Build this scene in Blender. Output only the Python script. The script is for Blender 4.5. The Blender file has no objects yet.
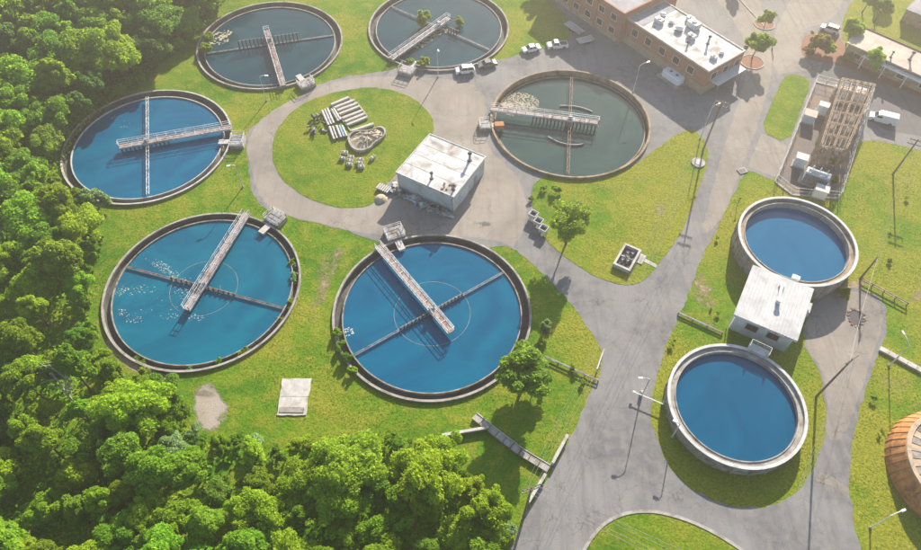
import bpy, bmesh, math, random
import numpy as np
from mathutils import Vector, Matrix
from mathutils.geometry import delaunay_2d_cdt
R_ = math.radians
random.seed(7); rng = np.random.default_rng(7)
scene = bpy.context.scene
C = scene.collection

# ---------------------------------------------------------------- camera
PW, PH, FPX = 921.0, 550.0, 679.99
PITCH, ROLL, CAMH = R_(53.944), R_(0.503), 100.0
cam_d = bpy.data.cameras.new("camera"); cam = bpy.data.objects.new("camera", cam_d); C.objects.link(cam)
cam_d.sensor_width = 36.0; cam_d.sensor_fit = 'HORIZONTAL'; cam_d.lens = 36.0 * FPX / PW
cam_d.clip_start = 0.5; cam_d.clip_end = 4000
cam.matrix_world = Matrix.Translation((0, 0, CAMH)) @ Matrix.Rotation(R_(90) - PITCH, 4, 'X') @ Matrix.Rotation(ROLL, 4, 'Z')
scene.camera = cam

# ---------------------------------------------------------------- sky, sun, exposure
SUN_AZ, SUN_EL = 19.0, 25.0          # degrees clockwise from +Y, above horizon
w = bpy.data.worlds.new("World"); scene.world = w; w.use_nodes = True
nt = w.node_tree; nt.nodes.clear()
sky = nt.nodes.new('ShaderNodeTexSky'); sky.sky_type = 'NISHITA'; sky.sun_disc = False
sky.sun_elevation = R_(SUN_EL); sky.sun_rotation = R_(SUN_AZ)
sky.air_density = 1.0; sky.dust_density = 0.5; sky.ozone_density = 1.6
bg = nt.nodes.new('ShaderNodeBackground'); bg.inputs['Strength'].default_value = 0.078
wo = nt.nodes.new('ShaderNodeOutputWorld')
nt.links.new(sky.outputs[0], bg.inputs[0]); nt.links.new(bg.outputs[0], wo.inputs[0])
sl = bpy.data.lights.new("sun", 'SUN'); sun = bpy.data.objects.new("sun", sl); C.objects.link(sun)
sl.energy = 5.0; sl.angle = R_(0.6); sl.color = (1.0, 0.90, 0.76)
sdir = Vector((math.sin(R_(SUN_AZ)) * math.cos(R_(SUN_EL)), math.cos(R_(SUN_AZ)) * math.cos(R_(SUN_EL)), math.sin(R_(SUN_EL))))
sun.rotation_euler = sdir.to_track_quat('Z', 'Y').to_euler(); sun.location = (0, 0, 150)
vs = scene.view_settings
vs.view_transform = 'Standard'; vs.look = 'None'; vs.gamma = 1.0; vs.use_curve_mapping = False
vs.exposure = 1.43
scene.render.engine = 'CYCLES'
scene.cycles.use_denoising = True
scene.cycles.max_bounces = 10; scene.cycles.diffuse_bounces = 6; scene.cycles.transparent_max_bounces = 8
scene.cycles.volume_bounces = 0

# ---------------------------------------------------------------- helpers
def g(px, py, z=0.0):
    """ground position (at height z) of a point surveyed in the photograph"""
    X, Y = px - PW / 2, py - PH / 2
    c, s = math.cos(ROLL), math.sin(ROLL)
    X, Y = (c * X + s * Y) / FPX, (s * X - c * Y) / FPX
    c, s = math.cos(PITCH), math.sin(PITCH)
    d = Vector((X, c + Y * s, -s + Y * c))
    return Vector((0, 0, CAMH)) + d * ((CAMH - z) / -d.z)

def tag(o, label=None, cat=None, group=None, kind=None):
    if label: o['label'] = label
    if cat: o['category'] = cat
    if group: o['group'] = group
    if kind: o['kind'] = kind
    return o

def empty(name, loc, label=None, cat=None, group=None, rz=0):
    o = bpy.data.objects.new(name, None); C.objects.link(o)
    o.location = loc; o.rotation_euler = (0, 0, rz); o.empty_display_size = 0.5
    return tag(o, label, cat, group)

class MB:
    def __init__(s): s.v = []; s.f = []
    def add(s, vs_, fs):
        n = len(s.v); s.v += [tuple(v) for v in vs_]; s.f += [tuple(i + n for i in f) for f in fs]; return s
    def box(s, c, size, rz=0, taper=0):
        cx, cy, cz = c; x, y, z = size[0] / 2, size[1] / 2, size[2] / 2
        co, si = math.cos(rz), math.sin(rz); P = []
        for dz in (-1, 1):
            k = 1 - (taper if dz > 0 else 0)
            for dx, dy in ((-1, -1), (1, -1), (1, 1), (-1, 1)):
                a, b = dx * x * k, dy * y * k
                P.append((cx + a * co - b * si, cy + a * si + b * co, cz + dz * z))
        return s.add(P, [(3, 2, 1, 0), (4, 5, 6, 7), (0, 1, 5, 4), (1, 2, 6, 5), (2, 3, 7, 6), (3, 0, 4, 7)])
    def beam(s, a, b, wdt, hgt=None):
        a, b = Vector(a), Vector(b); d = b - a
        if d.length < 1e-6: return s
        d.normalize(); up = Vector((0, 0, 1)) if abs(d.z) < .97 else Vector((1, 0, 0))
        u = d.cross(up).normalized() * wdt / 2; v = u.cross(d).normalized() * (hgt or wdt) / 2
        P = [a - u - v, a + u - v, a + u + v, a - u + v, b - u - v, b + u - v, b + u + v, b - u + v]
        return s.add(P, [(0, 1, 2, 3), (7, 6, 5, 4), (1, 0, 4, 5), (2, 1, 5, 6), (3, 2, 6, 7), (0, 3, 7, 4)])
    def tube(s, a, b, r0, r1=None, n=8, cap=True):
        a, b = Vector(a), Vector(b); r1 = r0 if r1 is None else r1
        d = (b - a).normalized(); up = Vector((0, 0, 1)) if abs(d.z) < .97 else Vector((1, 0, 0))
        u = d.cross(up).normalized(); v = u.cross(d)
        P = []
        for p, r in ((a, r0), (b, r1)):
            for i in range(n):
                t = 2 * math.pi * i / n; P.append(p + (u * math.cos(t) + v * math.sin(t)) * r)
        F = [(i, (i + 1) % n, n + (i + 1) % n, n + i) for i in range(n)]
        if cap: F += [tuple(range(n))[::-1], tuple(range(n, 2 * n))]
        return s.add(P, F)
    def path(s, pts, r, n=6):
        for i in range(len(pts) - 1): s.tube(pts[i], pts[i + 1], r, r, n, cap=(i in (0, len(pts) - 2)))
        return s
    def lathe(s, prof, c=(0, 0), n=96, closed=True, a0=0, a1=2 * math.pi):
        m = len(prof); full = abs(a1 - a0 - 2 * math.pi) < 1e-6; k = n if full else n + 1
        P = []
        for i in range(k):
            t = a0 + (a1 - a0) * i / n
            for r, z in prof: P.append((c[0] + r * math.cos(t), c[1] + r * math.sin(t), z))
        F = []
        for i in range(n):
            j = (i + 1) % k
            for q in range(m if closed else m - 1):
                q2 = (q + 1) % m
                F.append((i * m + q, j * m + q, j * m + q2, i * m + q2))
        if not full and closed: F += [tuple(range(m)), tuple(range((k - 1) * m, k * m))[::-1]]
        return s.add(P, F)
    def disc(s, c, r, z, n=64, jit=0):
        P = [(c[0] + r * (1 + random.uniform(-jit, jit)) * math.cos(2 * math.pi * i / n), c[1] + r * (1 + random.uniform(-jit, jit)) * math.sin(2 * math.pi * i / n), z) for i in range(n)]
        return s.add(P, [tuple(range(n))])
    def prism(s, poly, z0, z1):
        n = len(poly)
        ar = sum(poly[i][0] * poly[(i + 1) % n][1] - poly[(i + 1) % n][0] * poly[i][1] for i in range(n))
        if ar < 0: poly = poly[::-1]
        P = [(p[0], p[1], z0) for p in poly] + [(p[0], p[1], z1) for p in poly]
        F = [(i, (i + 1) % n, n + (i + 1) % n, n + i) for i in range(n)] + [tuple(range(n))[::-1], tuple(range(n, 2 * n))]
        return s.add(P, F)
    def mesh(s, name, org=(0, 0, 0), smooth=False):
        me = bpy.data.meshes.new(name)
        me.from_pydata([(v[0] - org[0], v[1] - org[1], v[2] - org[2]) for v in s.v], [], s.f)
        if smooth: me.polygons.foreach_set('use_smooth', [True] * len(me.polygons))
        me.update(); return me
    def build(s, name, m, parent=None, world=True, smooth=False, bevel=0, loc=None):
        org = Vector((0, 0, 0))
        if world and parent is not None:
            p = parent
            while p: org += Vector(p.location); p = p.parent
        if loc is not None: org = Vector(loc)
        me = s.mesh(name, org, smooth); me.materials.append(M[m])
        o = bpy.data.objects.new(name, me); C.objects.link(o)
        if loc is not None: o.location = loc
        if parent is not None: o.parent = parent
        if bevel:
            bv = o.modifiers.new('bevel', 'BEVEL'); bv.width = bevel; bv.segments = 2; bv.limit_method = 'ANGLE'
        return o

def copy_tree(o, parent=None):
    c = o.copy(); C.objects.link(c); c.parent = parent
    for ch in list(o.children): copy_tree(ch, c)
    return c

# ---------------------------------------------------------------- materials
M = {}
def newmat(name):
    m = bpy.data.materials.new(name); m.use_nodes = True; n = m.node_tree; n.nodes.clear()
    out = n.nodes.new('ShaderNodeOutputMaterial'); M[name] = m; return m, n, out
def N(n, t, **kw):
    x = n.nodes.new(t)
    for k, v in kw.items():
        if k in x.inputs: x.inputs[k].default_value = v
        else: setattr(x, k, v)
    return x
def ramp(n, fac, stops):
    r = n.nodes.new('ShaderNodeValToRGB'); e = r.color_ramp.elements
    while len(e) > 1: e.remove(e[-1])
    for i, (p, c) in enumerate(stops):
        x = e[0] if i == 0 else e.new(p)
        x.position = p; x.color = (*c, 1) if len(c) == 3 else c
    n.links.new(fac, r.inputs[0]); return r.outputs[0]
def mix(n, f, a, b, mode='MIX'):
    x = n.nodes.new('ShaderNodeMix'); x.data_type = 'RGBA'; x.blend_type = mode
    for sock, v in ((x.inputs[0], f), (x.inputs[6], a), (x.inputs[7], b)):
        if hasattr(v, 'is_linked'): n.links.new(v, sock)
        elif isinstance(v, (int, float)): sock.default_value = v
        else: sock.default_value = (*v, 1)
    return x.outputs[2]
def noise(n, co, scale, detail=4, rough=.55, dist=0):
    x = N(n, 'ShaderNodeTexNoise', Scale=scale, Detail=detail, Roughness=rough, Distortion=dist)
    n.links.new(co, x.inputs['Vector']); return x.outputs['Fac']
def coord(n, scale=None, rz=0):
    t = n.nodes.new('ShaderNodeTexCoord').outputs['Object']
    if scale or rz:
        m = n.nodes.new('ShaderNodeMapping'); m.inputs['Scale'].default_value = scale or (1, 1, 1); m.inputs['Rotation'].default_value = (0, 0, rz)
        n.links.new(t, m.inputs['Vector']); t = m.outputs[0]
    return t
def finish(n, out, col, rough=.85, bump=None, bstr=.3, bdist=.05, metal=0, spec=.3):
    b = N(n, 'ShaderNodeBsdfPrincipled', Roughness=rough, Metallic=metal)
    b.inputs['Specular IOR Level'].default_value = spec
    if hasattr(col, 'is_linked'): n.links.new(col, b.inputs['Base Color'])
    else: b.inputs['Base Color'].default_value = (*col, 1)
    if bump is not None:
        bp = N(n, 'ShaderNodeBump', Strength=bstr, Distance=bdist); n.links.new(bump, bp.inputs['Height']); n.links.new(bp.outputs[0], b.inputs['Normal'])
    n.links.new(b.outputs[0], out.inputs[0]); return b
def mottled(name, c1, c2, scale=1.0, rough=.85, bstr=.3, dirt=None, dirtscale=.3, metal=0, spec=.3, lo=.3, hi=.7):
    m, n, out = newmat(name); co = coord(n)
    a = noise(n, co, scale, 6, .65)
    col = ramp(n, a, [(lo, c1), (hi, c2)])
    if dirt is not None:
        d = noise(n, co, dirtscale, 5, .6, .6)
        f = ramp(n, d, [(.48, (0, 0, 0)), (.66, (1, 1, 1))])
        col = mix(n, f, col, dirt)
    finish(n, out, col, rough, a, bstr, .03, metal, spec)

mottled('concrete', (.29, .275, .25), (.44, .42, .385), 1.2, dirt=(.20, .18, .15), dirtscale=.5)
mottled('concrete_pale', (.42, .40, .37), (.58, .56, .52), 1.5, dirt=(.34, .32, .28), dirtscale=.6)
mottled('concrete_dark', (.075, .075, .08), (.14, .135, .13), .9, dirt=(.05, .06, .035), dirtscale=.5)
mottled('concrete_tan', (.26, .20, .14), (.42, .33, .23), .9, dirt=(.16, .12, .075), dirtscale=.4)
mottled('concrete_weathered', (.22, .20, .18), (.40, .37, .33), .8, dirt=(.12, .115, .07), dirtscale=.6)
mottled('rim_white', (.48, .49, .50), (.62, .62, .61), 1.0, dirt=(.42, .41, .38), dirtscale=.5)
mottled('steel_pale', (.52, .53, .55), (.70, .70, .70), 1.5, rough=.55, dirt=(.30, .24, .20), dirtscale=.7)
mottled('steel_grey', (.22, .23, .25), (.36, .37, .38), 1.5, rough=.5, dirt=(.2, .13, .09), dirtscale=.8)
mottled('steel_tan', (.30, .22, .16), (.46, .37, .28), 1.8, rough=.7, dirt=(.2, .12, .08), dirtscale=.8)
mottled('gravel_dark', (.09, .08, .08), (.20, .17, .15), 4, dirt=(.22, .15, .10), dirtscale=.25, bstr=.8)
mottled('steel_rust', (.22, .12, .08), (.36, .24, .17), 1.8, rough=.75, dirt=(.12, .07, .05), dirtscale=.8)
mottled('grating', (.26, .22, .22), (.40, .33, .31), 2.5, rough=.7, dirt=(.20, .12, .10), dirtscale=.5)
mottled('dark_metal', (.035, .035, .04), (.09, .09, .10), 2, rough=.6)
mottled('roof_white', (.50, .50, .50), (.66, .66, .65), .5, dirt=(.27, .24, .20), dirtscale=.28, bstr=.02)
mottled('roof_metal', (.46, .47, .48), (.56, .565, .57), .4, rough=.5, dirt=(.40, .40, .40), dirtscale=.3, bstr=.02)
mottled('roof_grey', (.24, .24, .27), (.36, .36, .39), .6, dirt=(.18, .18, .2), dirtscale=.3)
mottled('roof_beige', (.46, .38, .32), (.60, .50, .42), .5, dirt=(.38, .30, .25), dirtscale=.25, bstr=.1)
mottled('wall_pale', (.46, .50, .52), (.58, .61, .62), .8, dirt=(.42, .44, .43), dirtscale=.4)
mottled('paint_white', (.76, .76, .75), (.82, .82, .81), 2, rough=.35, bstr=.05, spec=.5)
mottled('paint_silver', (.13, .13, .135), (.17, .17, .175), 2, rough=.3, bstr=.05, spec=.6)
mottled('paint_cabinet', (.46, .52, .56), (.60, .64, .66), 2, rough=.5, bstr=.05)
mottled('tyre', (.02, .02, .02), (.04, .04, .04), 4)
mottled('glass_dark', (.015, .018, .02), (.03, .035, .04), 1, rough=.08, bstr=0, spec=.6)
mottled('lamp_red', (.35, .02, .02), (.4, .03, .03), 3, rough=.3, bstr=0)
mottled('lamp_clear', (.7, .7, .66), (.8, .8, .76), 3, rough=.2, bstr=0)
mottled('wood_pole', (.14, .11, .08), (.26, .21, .16), 3)
mottled('wire', (.16, .16, .16), (.24, .24, .24), 3, rough=.5)
mottled('bark', (.09, .07, .05), (.19, .15, .11), 4, bstr=.6)
mottled('bark_pale', (.42, .39, .35), (.56, .53, .48), 4, bstr=.6)
mottled('soil', (.24, .17, .10), (.42, .33, .22), .9, dirt=(.20, .20, .07), dirtscale=.5, bstr=.6)
mottled('gravel', (.22, .19, .16), (.48, .43, .37), 5, dirt=(.30, .26, .2), dirtscale=.4, bstr=.8)
mottled('sand', (.36, .30, .22), (.58, .50, .38), 3, dirt=(.30, .27, .16), dirtscale=.5, bstr=.8)
mottled('mulch', (.16, .07, .045), (.30, .15, .09), 3, bstr=.8)
mottled('orange_box', (.42, .16, .07), (.50, .22, .11), 2, dirt=(.3, .2, .14))
mottled('blue_pipe', (.16, .30, .42), (.24, .40, .52), 2)
mottled('foam', (.36, .40, .37), (.52, .53, .47), 4)
mottled('foam_cream', (.30, .26, .18), (.50, .44, .33), 1.5)
mottled('digester_skin', (.42, .18, .06), (.58, .28, .10), 1.1, rough=.6, dirt=(.25, .12, .06), dirtscale=.7)
mottled('digester_panel', (.44, .32, .21), (.58, .44, .31), 1.2, rough=.6, dirt=(.28, .22, .18), dirtscale=.4)
mottled('window_brown', (.04, .03, .025), (.09, .06, .045), 3, rough=.2)
mottled('rubber', (.03, .03, .032), (.08, .08, .08), 2)

def brickmat(name, c1, c2, mortar, s=1.0):
    m, n, out = newmat(name)
    tc = n.nodes.new('ShaderNodeTexCoord'); sp = n.nodes.new('ShaderNodeSeparateXYZ'); cb = n.nodes.new('ShaderNodeCombineXYZ')
    n.links.new(tc.outputs['Object'], sp.inputs[0])
    ad = N(n, 'ShaderNodeMath', operation='ADD'); n.links.new(sp.outputs[0], ad.inputs[0]); n.links.new(sp.outputs[1], ad.inputs[1])
    n.links.new(ad.outputs[0], cb.inputs[0]); n.links.new(sp.outputs[2], cb.inputs[1])
    b = N(n, 'ShaderNodeTexBrick', Scale=s); b.inputs['Color1'].default_value = (*c1, 1); b.inputs['Color2'].default_value = (*c2, 1); b.inputs['Mortar'].default_value = (*mortar, 1)
    b.inputs['Brick Width'].default_value = .3; b.inputs['Row Height'].default_value = .1; b.inputs['Mortar Size'].default_value = .01
    n.links.new(cb.outputs[0], b.inputs['Vector'])
    col = mix(n, ramp(n, noise(n, tc.outputs['Object'], .5, 5), [(.4, (0, 0, 0)), (.75, (.6, .6, .6))]), b.outputs['Color'], (.2, .12, .09))
    finish(n, out, col, .9, b.outputs['Fac'], .2, .02)
brickmat('brick', (.36, .14, .08), (.45, .20, .11), (.38, .28, .22))
brickmat('brick_tan', (.42, .30, .20), (.48, .35, .24), (.42, .36, .28))

# grass of the ground: several scales of living and dry green
def grassmat(name, lush, mid, dry, bare, east=0.0):
    m, n, out = newmat(name); co = coord(n)
    a = noise(n, co, .055, 6, .62, .4)
    if east:   # drier sward toward the plant road and beyond
        sx = n.nodes.new('ShaderNodeSeparateXYZ'); n.links.new(co, sx.inputs[0]); mr = N(n, 'ShaderNodeMapRange'); mr.inputs[1].default_value = 5; mr.inputs[2].default_value = 35; mr.inputs[3].default_value = 0; mr.inputs[4].default_value = east
        n.links.new(sx.outputs[0], mr.inputs[0]); ad = N(n, 'ShaderNodeMath', operation='ADD'); n.links.new(a, ad.inputs[0]); n.links.new(mr.outputs[0], ad.inputs[1]); a = ad.outputs[0]
    b = noise(n, co, .35, 5, .6); c = noise(n, co, 2.6, 4, .7); d = noise(n, co, .11, 5, .65, 1.0)
    base = ramp(n, a, [(.38, lush), (.50, mid), (.62, dry)])
    col = mix(n, ramp(n, b, [(.46, (0, 0, 0)), (.64, (.75, .75, .75))]), base, dry)
    col = mix(n, ramp(n, d, [(.60, (0, 0, 0)), (.74, (.8, .8, .8))]), col, bare)
    col = mix(n, ramp(n, c, [(.36, (.6, .6, .6)), (.58, (0, 0, 0))]), col, tuple(x * .5 for x in lush))
    # faint mowing lanes
    wv = N(n, 'ShaderNodeTexWave', Scale=.35, Distortion=3.0, Detail=2); n.links.new(coord(n, None, R_(31)), wv.inputs['Vector'])
    col = mix(n, ramp(n, wv.outputs['Fac'], [(.4, (0, 0, 0)), (.9, (.22, .22, .22))]), col, mid)
    finish(n, out, col, .95, mixh(n, b, c), .9, .25, spec=.1)
def mixh(n, a, b):
    x = N(n, 'ShaderNodeMath', operation='MULTIPLY_ADD'); x.inputs[1].default_value = .5
    n.links.new(b, x.inputs[0]); n.links.new(a, x.inputs[2]); return x.outputs[0]
grassmat('grass', (.06, .165, .007), (.125, .235, .009), (.285, .275, .03), (.34, .27, .09), .11)
grassmat('grass_lush', (.08, .175, .008), (.15, .235, .011), (.265, .27, .028), (.30, .26, .07))

def leafmat(name, c1, c2, c3, trans=.6, scale=.9):
    m, n, out = newmat(name); co = coord(n)
    oi = n.nodes.new('ShaderNodeObjectInfo')
    a = noise(n, co, scale, 3, .6)
    col = ramp(n, a, [(.32, c1), (.52, c2), (.72, c3)])
    hs = n.nodes.new('ShaderNodeHueSaturation')
    mr = N(n, 'ShaderNodeMapRange'); mr.inputs[3].default_value = .475; mr.inputs[4].default_value = .52
    mv = N(n, 'ShaderNodeMapRange'); mv.inputs[3].default_value = .72; mv.inputs[4].default_value = 1.25
    sp = n.nodes.new('ShaderNodeMath'); sp.operation = 'FRACT'; m7 = N(n, 'ShaderNodeMath', operation='MULTIPLY'); m7.inputs[1].default_value = 7.31
    n.links.new(oi.outputs['Random'], mr.inputs[0]); n.links.new(oi.outputs['Random'], m7.inputs[0]); n.links.new(m7.outputs[0], sp.inputs[0]); n.links.new(sp.outputs[0], mv.inputs[0])
    n.links.new(mr.outputs[0], hs.inputs['Hue']); n.links.new(mv.outputs[0], hs.inputs['Value']); n.links.new(col, hs.inputs['Color'])
    b = N(n, 'ShaderNodeBsdfPrincipled', Roughness=.6); b.inputs['Specular IOR Level'].default_value = .25
    t = n.nodes.new('ShaderNodeBsdfTranslucent'); ms = N(n, 'ShaderNodeMixShader'); ms.inputs[0].default_value = trans
    tc = mix(n, .45, hs.outputs[0], (.50, .70, .02))
    n.links.new(hs.outputs[0], b.inputs['Base Color']); n.links.new(tc, t.inputs['Color'])
    n.links.new(b.outputs[0], ms.inputs[1]); n.links.new(t.outputs[0], ms.inputs[2]); n.links.new(ms.outputs[0], out.inputs[0])
leafmat('leaf_lime', (.23, .37, .012), (.30, .455, .016), (.37, .50, .024))
leafmat('leaf_bright', (.165, .325, .016), (.23, .40, .022), (.29, .45, .032))
leafmat('leaf_mid', (.10, .245, .022), (.15, .315, .028), (.205, .37, .038))
leafmat('leaf_deep', (.045, .155, .036), (.072, .21, .048), (.11, .26, .06), .5)
leafmat('leaf_sage', (.18, .33, .13), (.245, .40, .175), (.31, .45, .22), .45)
leafmat('leaf_olive', (.17, .27, .02), (.24, .34, .028), (.30, .38, .04))
leafmat('leaf_red', (.20, .075, .03), (.30, .12, .045), (.38, .18, .06))
leafmat('leaf_yellow', (.20, .18, .015), (.28, .25, .02), (.34, .29, .03))
leafmat('blade', (.06, .145, .007), (.15, .225, .011), (.32, .295, .04), .42, .3)

def asphalt(name, c1, c2, warm, crack=1.0):
    m, n, out = newmat(name); co = coord(n)
    a = noise(n, co, .09, 6, .6, .5); b = noise(n, co, .6, 5, .65); f = noise(n, co, 7, 3, .7)
    col = ramp(n, a, [(.38, c1), (.60, c2)])
    col = mix(n, ramp(n, b, [(.42, (0, 0, 0)), (.62, (.7, .7, .7))]), col, warm)
    st = noise(n, coord(n, (.9, .06, 1), R_(22)), .8, 5, .7)
    col = mix(n, ramp(n, st, [(.5, (0, 0, 0)), (.72, (.45, .45, .45))]), col, tuple(x * .62 for x in c1))
    col = mix(n, ramp(n, f, [(.35, (.35, .35, .35)), (.6, (0, 0, 0))]), col, tuple(x * .55 for x in c1))
    for sc in (.10, .27):
        v = N(n, 'ShaderNodeTexVoronoi', feature='DISTANCE_TO_EDGE', Scale=sc)
        ad = n.nodes.new('ShaderNodeVectorMath'); ad.operation = 'ADD'
        nz = N(n, 'ShaderNodeTexNoise', Scale=.5, Detail=5); n.links.new(co, nz.inputs['Vector'])
        sc2 = N(n, 'ShaderNodeVectorMath', operation='SCALE'); sc2.inputs['Scale'].default_value = 3.0
        n.links.new(nz.outputs['Color'], sc2.inputs[0]); n.links.new(co, ad.inputs[0]); n.links.new(sc2.outputs[0], ad.inputs[1]); n.links.new(ad.outputs[0], v.inputs['Vector'])
        k = ramp(n, v.outputs['Distance'], [(0, (.55 * crack,) * 3), (.012 if sc < .2 else .018, (0, 0, 0))])
        gate = mix(n, 1.0, k, ramp(n, noise(n, co, .16, 3), [(.46, (0, 0, 0)), (.6, (1, 1, 1))]), 'MULTIPLY')
        col = mix(n, gate, col, (.07, .065, .06))
    finish(n, out, col, .92, f, .35, .02, spec=.2)
asphalt('asphalt', (.165, .166, .172), (.265, .263, .262), (.28, .263, .245), 1.0)
asphalt('asphalt_new', (.13, .13, .135), (.19, .185, .185), (.18, .165, .15), .6)
asphalt('pavement', (.24, .22, .195), (.36, .325, .285), (.32, .28, .24), .9)

def worn(src, name):
    m = M[src].copy(); m.name = name; M[name] = m; n = m.node_tree
    out = [x for x in n.nodes if x.type == 'OUTPUT_MATERIAL'][0]; sh_ = out.inputs[0].links[0].from_socket
    at = N(n, 'ShaderNodeAttribute', attribute_name='cover'); co = n.nodes.new('ShaderNodeTexCoord').outputs['Object']
    nz = noise(n, co, .55, 8, .72); ad = N(n, 'ShaderNodeMath', operation='MULTIPLY_ADD'); ad.inputs[1].default_value = 1.7; n.links.new(nz, ad.inputs[0]); n.links.new(at.outputs['Fac'], ad.inputs[2])
    f = ramp(n, ad.outputs[0], [(.62, (0, 0, 0)), (.95, (1, 1, 1))])
    tr_ = n.nodes.new('ShaderNodeBsdfTransparent'); ms = n.nodes.new('ShaderNodeMixShader')
    n.links.new(f, ms.inputs[0]); n.links.new(tr_.outputs[0], ms.inputs[1]); n.links.new(sh_, ms.inputs[2]); n.links.new(ms.outputs[0], out.inputs[0])
worn('soil', 'soil_worn'); worn('asphalt_new', 'asphalt_new_worn'); worn('pavement', 'pavement_worn'); worn('gravel', 'gravel_worn')
def watermat(name, deep, shallow, rough=.05, bump=.06):  # blues below have the reflected sky put into the base colour
    m, n, out = newmat(name); co = coord(n)
    a = noise(n, co, .075, 5, .55, 2.2); s_ = noise(n, co, 1.6, 3, .6)
    col = ramp(n, a, [(.35, deep), (.7, shallow)])
    b = finish(n, out, col, rough, s_, bump, .05, spec=.5); b.inputs['IOR'].default_value = 1.33
watermat('water_blue', (.0002, .085, .178), (.0004, .130, .228))
watermat('water_teal', (.0002, .095, .170), (.0004, .148, .222))
watermat('water_deep', (.0002, .072, .158), (.0004, .098, .188))
watermat('water_slate', (.004, .040, .060), (.012, .062, .082))
watermat('water_green', (.025, .06, .062), (.045, .085, .08))
watermat('water_sky', (.008, .105, .22), (.015, .13, .25))

# ---------------------------------------------------------------- layout data (tank centres in metres)
TR = 17.3
T1, T2, T3, T4, T5, T6 = (-66.0, 106.1), (-46.3, 141.2), (-5.9, 148.4), (23.5, 114.3), (-46.0, 69.6), (-4.9, 64.7)
FH, GH = 4.1, 2.5
TF = (.639 * (100 - FH), .819 * (100 - FH)); RF = .109 * (100 - FH)
TG = (.445 * (100 - GH), .479 * (100 - GH)); RG = .109 * (100 - GH)
TD = (75.0, 36.4); RD = 10.1
HOLES = [(T1, TR - .1), (T2, TR - .1), (T3, TR - .1), (T4, TR - .1), (T5, TR - .1), (T6, TR - .1)]

def pip(px, py, poly):
    ins = np.zeros(px.shape, bool); n = len(poly)
    for i in range(n):
        x0, y0 = poly[i][0], poly[i][1]; x1, y1 = poly[(i + 1) % n][0], poly[(i + 1) % n][1]
        if y0 == y1: continue
        c = ((y0 > py) != (y1 > py)) & (px < (x1 - x0) * (py - y0) / (y1 - y0) + x0)
        ins ^= c
    return ins
def smooth_poly(pts, it=2):
    for _ in range(it):
        q = []
        for i in range(len(pts)):
            a, b = Vector(pts[i]), Vector(pts[(i + 1) % len(pts)])
            q += [a * .75 + b * .25, a * .25 + b * .75]
        pts = q
    return pts
def ppoly(px, it=1): return [(p.x, p.y) for p in smooth_poly([g(*q).xy for q in px], it)]
def rough_poly(poly, step=1.2, amp=.35):
    out = []
    for i in range(len(poly)):
        a, b = Vector(poly[i]), Vector(poly[(i + 1) % len(poly)]); k = max(1, int((b - a).length / step))
        nrm = Vector((-(b - a).y, (b - a).x)).normalized() if (b - a).length > 0 else Vector((0, 0))
        for j in range(k):
            p = a.lerp(b, j / k) + nrm * random.uniform(-amp, amp); out.append((p.x, p.y))
    return out
def sheet(name, poly, z, m, holes=HOLES, kind='structure', label=None, edge=0.0, cuts=()):
    """flat sheet over a polygon with the tanks cut out; edge > 0 adds a skirt down to the ground"""
    vs_, es = [], []
    def loop(pts):
        b = len(vs_); vs_.extend(Vector(p) for p in pts); k = len(pts); es.extend((b + i, b + (i + 1) % k) for i in range(k))
    loop(poly)
    for c, r in holes: loop([(c[0] + r * math.cos(2 * math.pi * i / 96), c[1] + r * math.sin(2 * math.pi * i / 96)) for i in range(96)])
    for c in cuts: loop(c)
    ov, oe, of, *_ = delaunay_2d_cdt(vs_, es, [], 0, 1e-4)
    ce = np.array([[sum(ov[i][k] for i in f) / len(f) for k in (0, 1)] for f in of])
    keep = pip(ce[:, 0], ce[:, 1], poly)
    for c, r in holes: keep &= np.hypot(ce[:, 0] - c[0], ce[:, 1] - c[1]) > r * math.cos(math.pi / 96) * .9995
    for c in cuts: keep &= ~pip(ce[:, 0], ce[:, 1], c)
    mb = MB(); mb.add([(v.x, v.y, z) for v in ov], [f for f, k in zip(of, keep) if k])
    if edge:
        k = len(poly); mb.add([(p[0], p[1], z) for p in poly] + [(p[0], p[1], z - edge) for p in poly], [(i, (i + 1) % k, k + (i + 1) % k, k + i) for i in range(k)])
    o = mb.build(name, m)
    bm = bmesh.new(); bm.from_mesh(o.data)
    loose = [v for v in bm.verts if not v.link_faces]; bmesh.ops.delete(bm, geom=loose, context='VERTS')
    for f in bm.faces:
        if f.normal.z < -.5: f.normal_flip()
    bm.to_mesh(o.data); bm.free()
    tag(o, label, None, None, kind); return o

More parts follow.
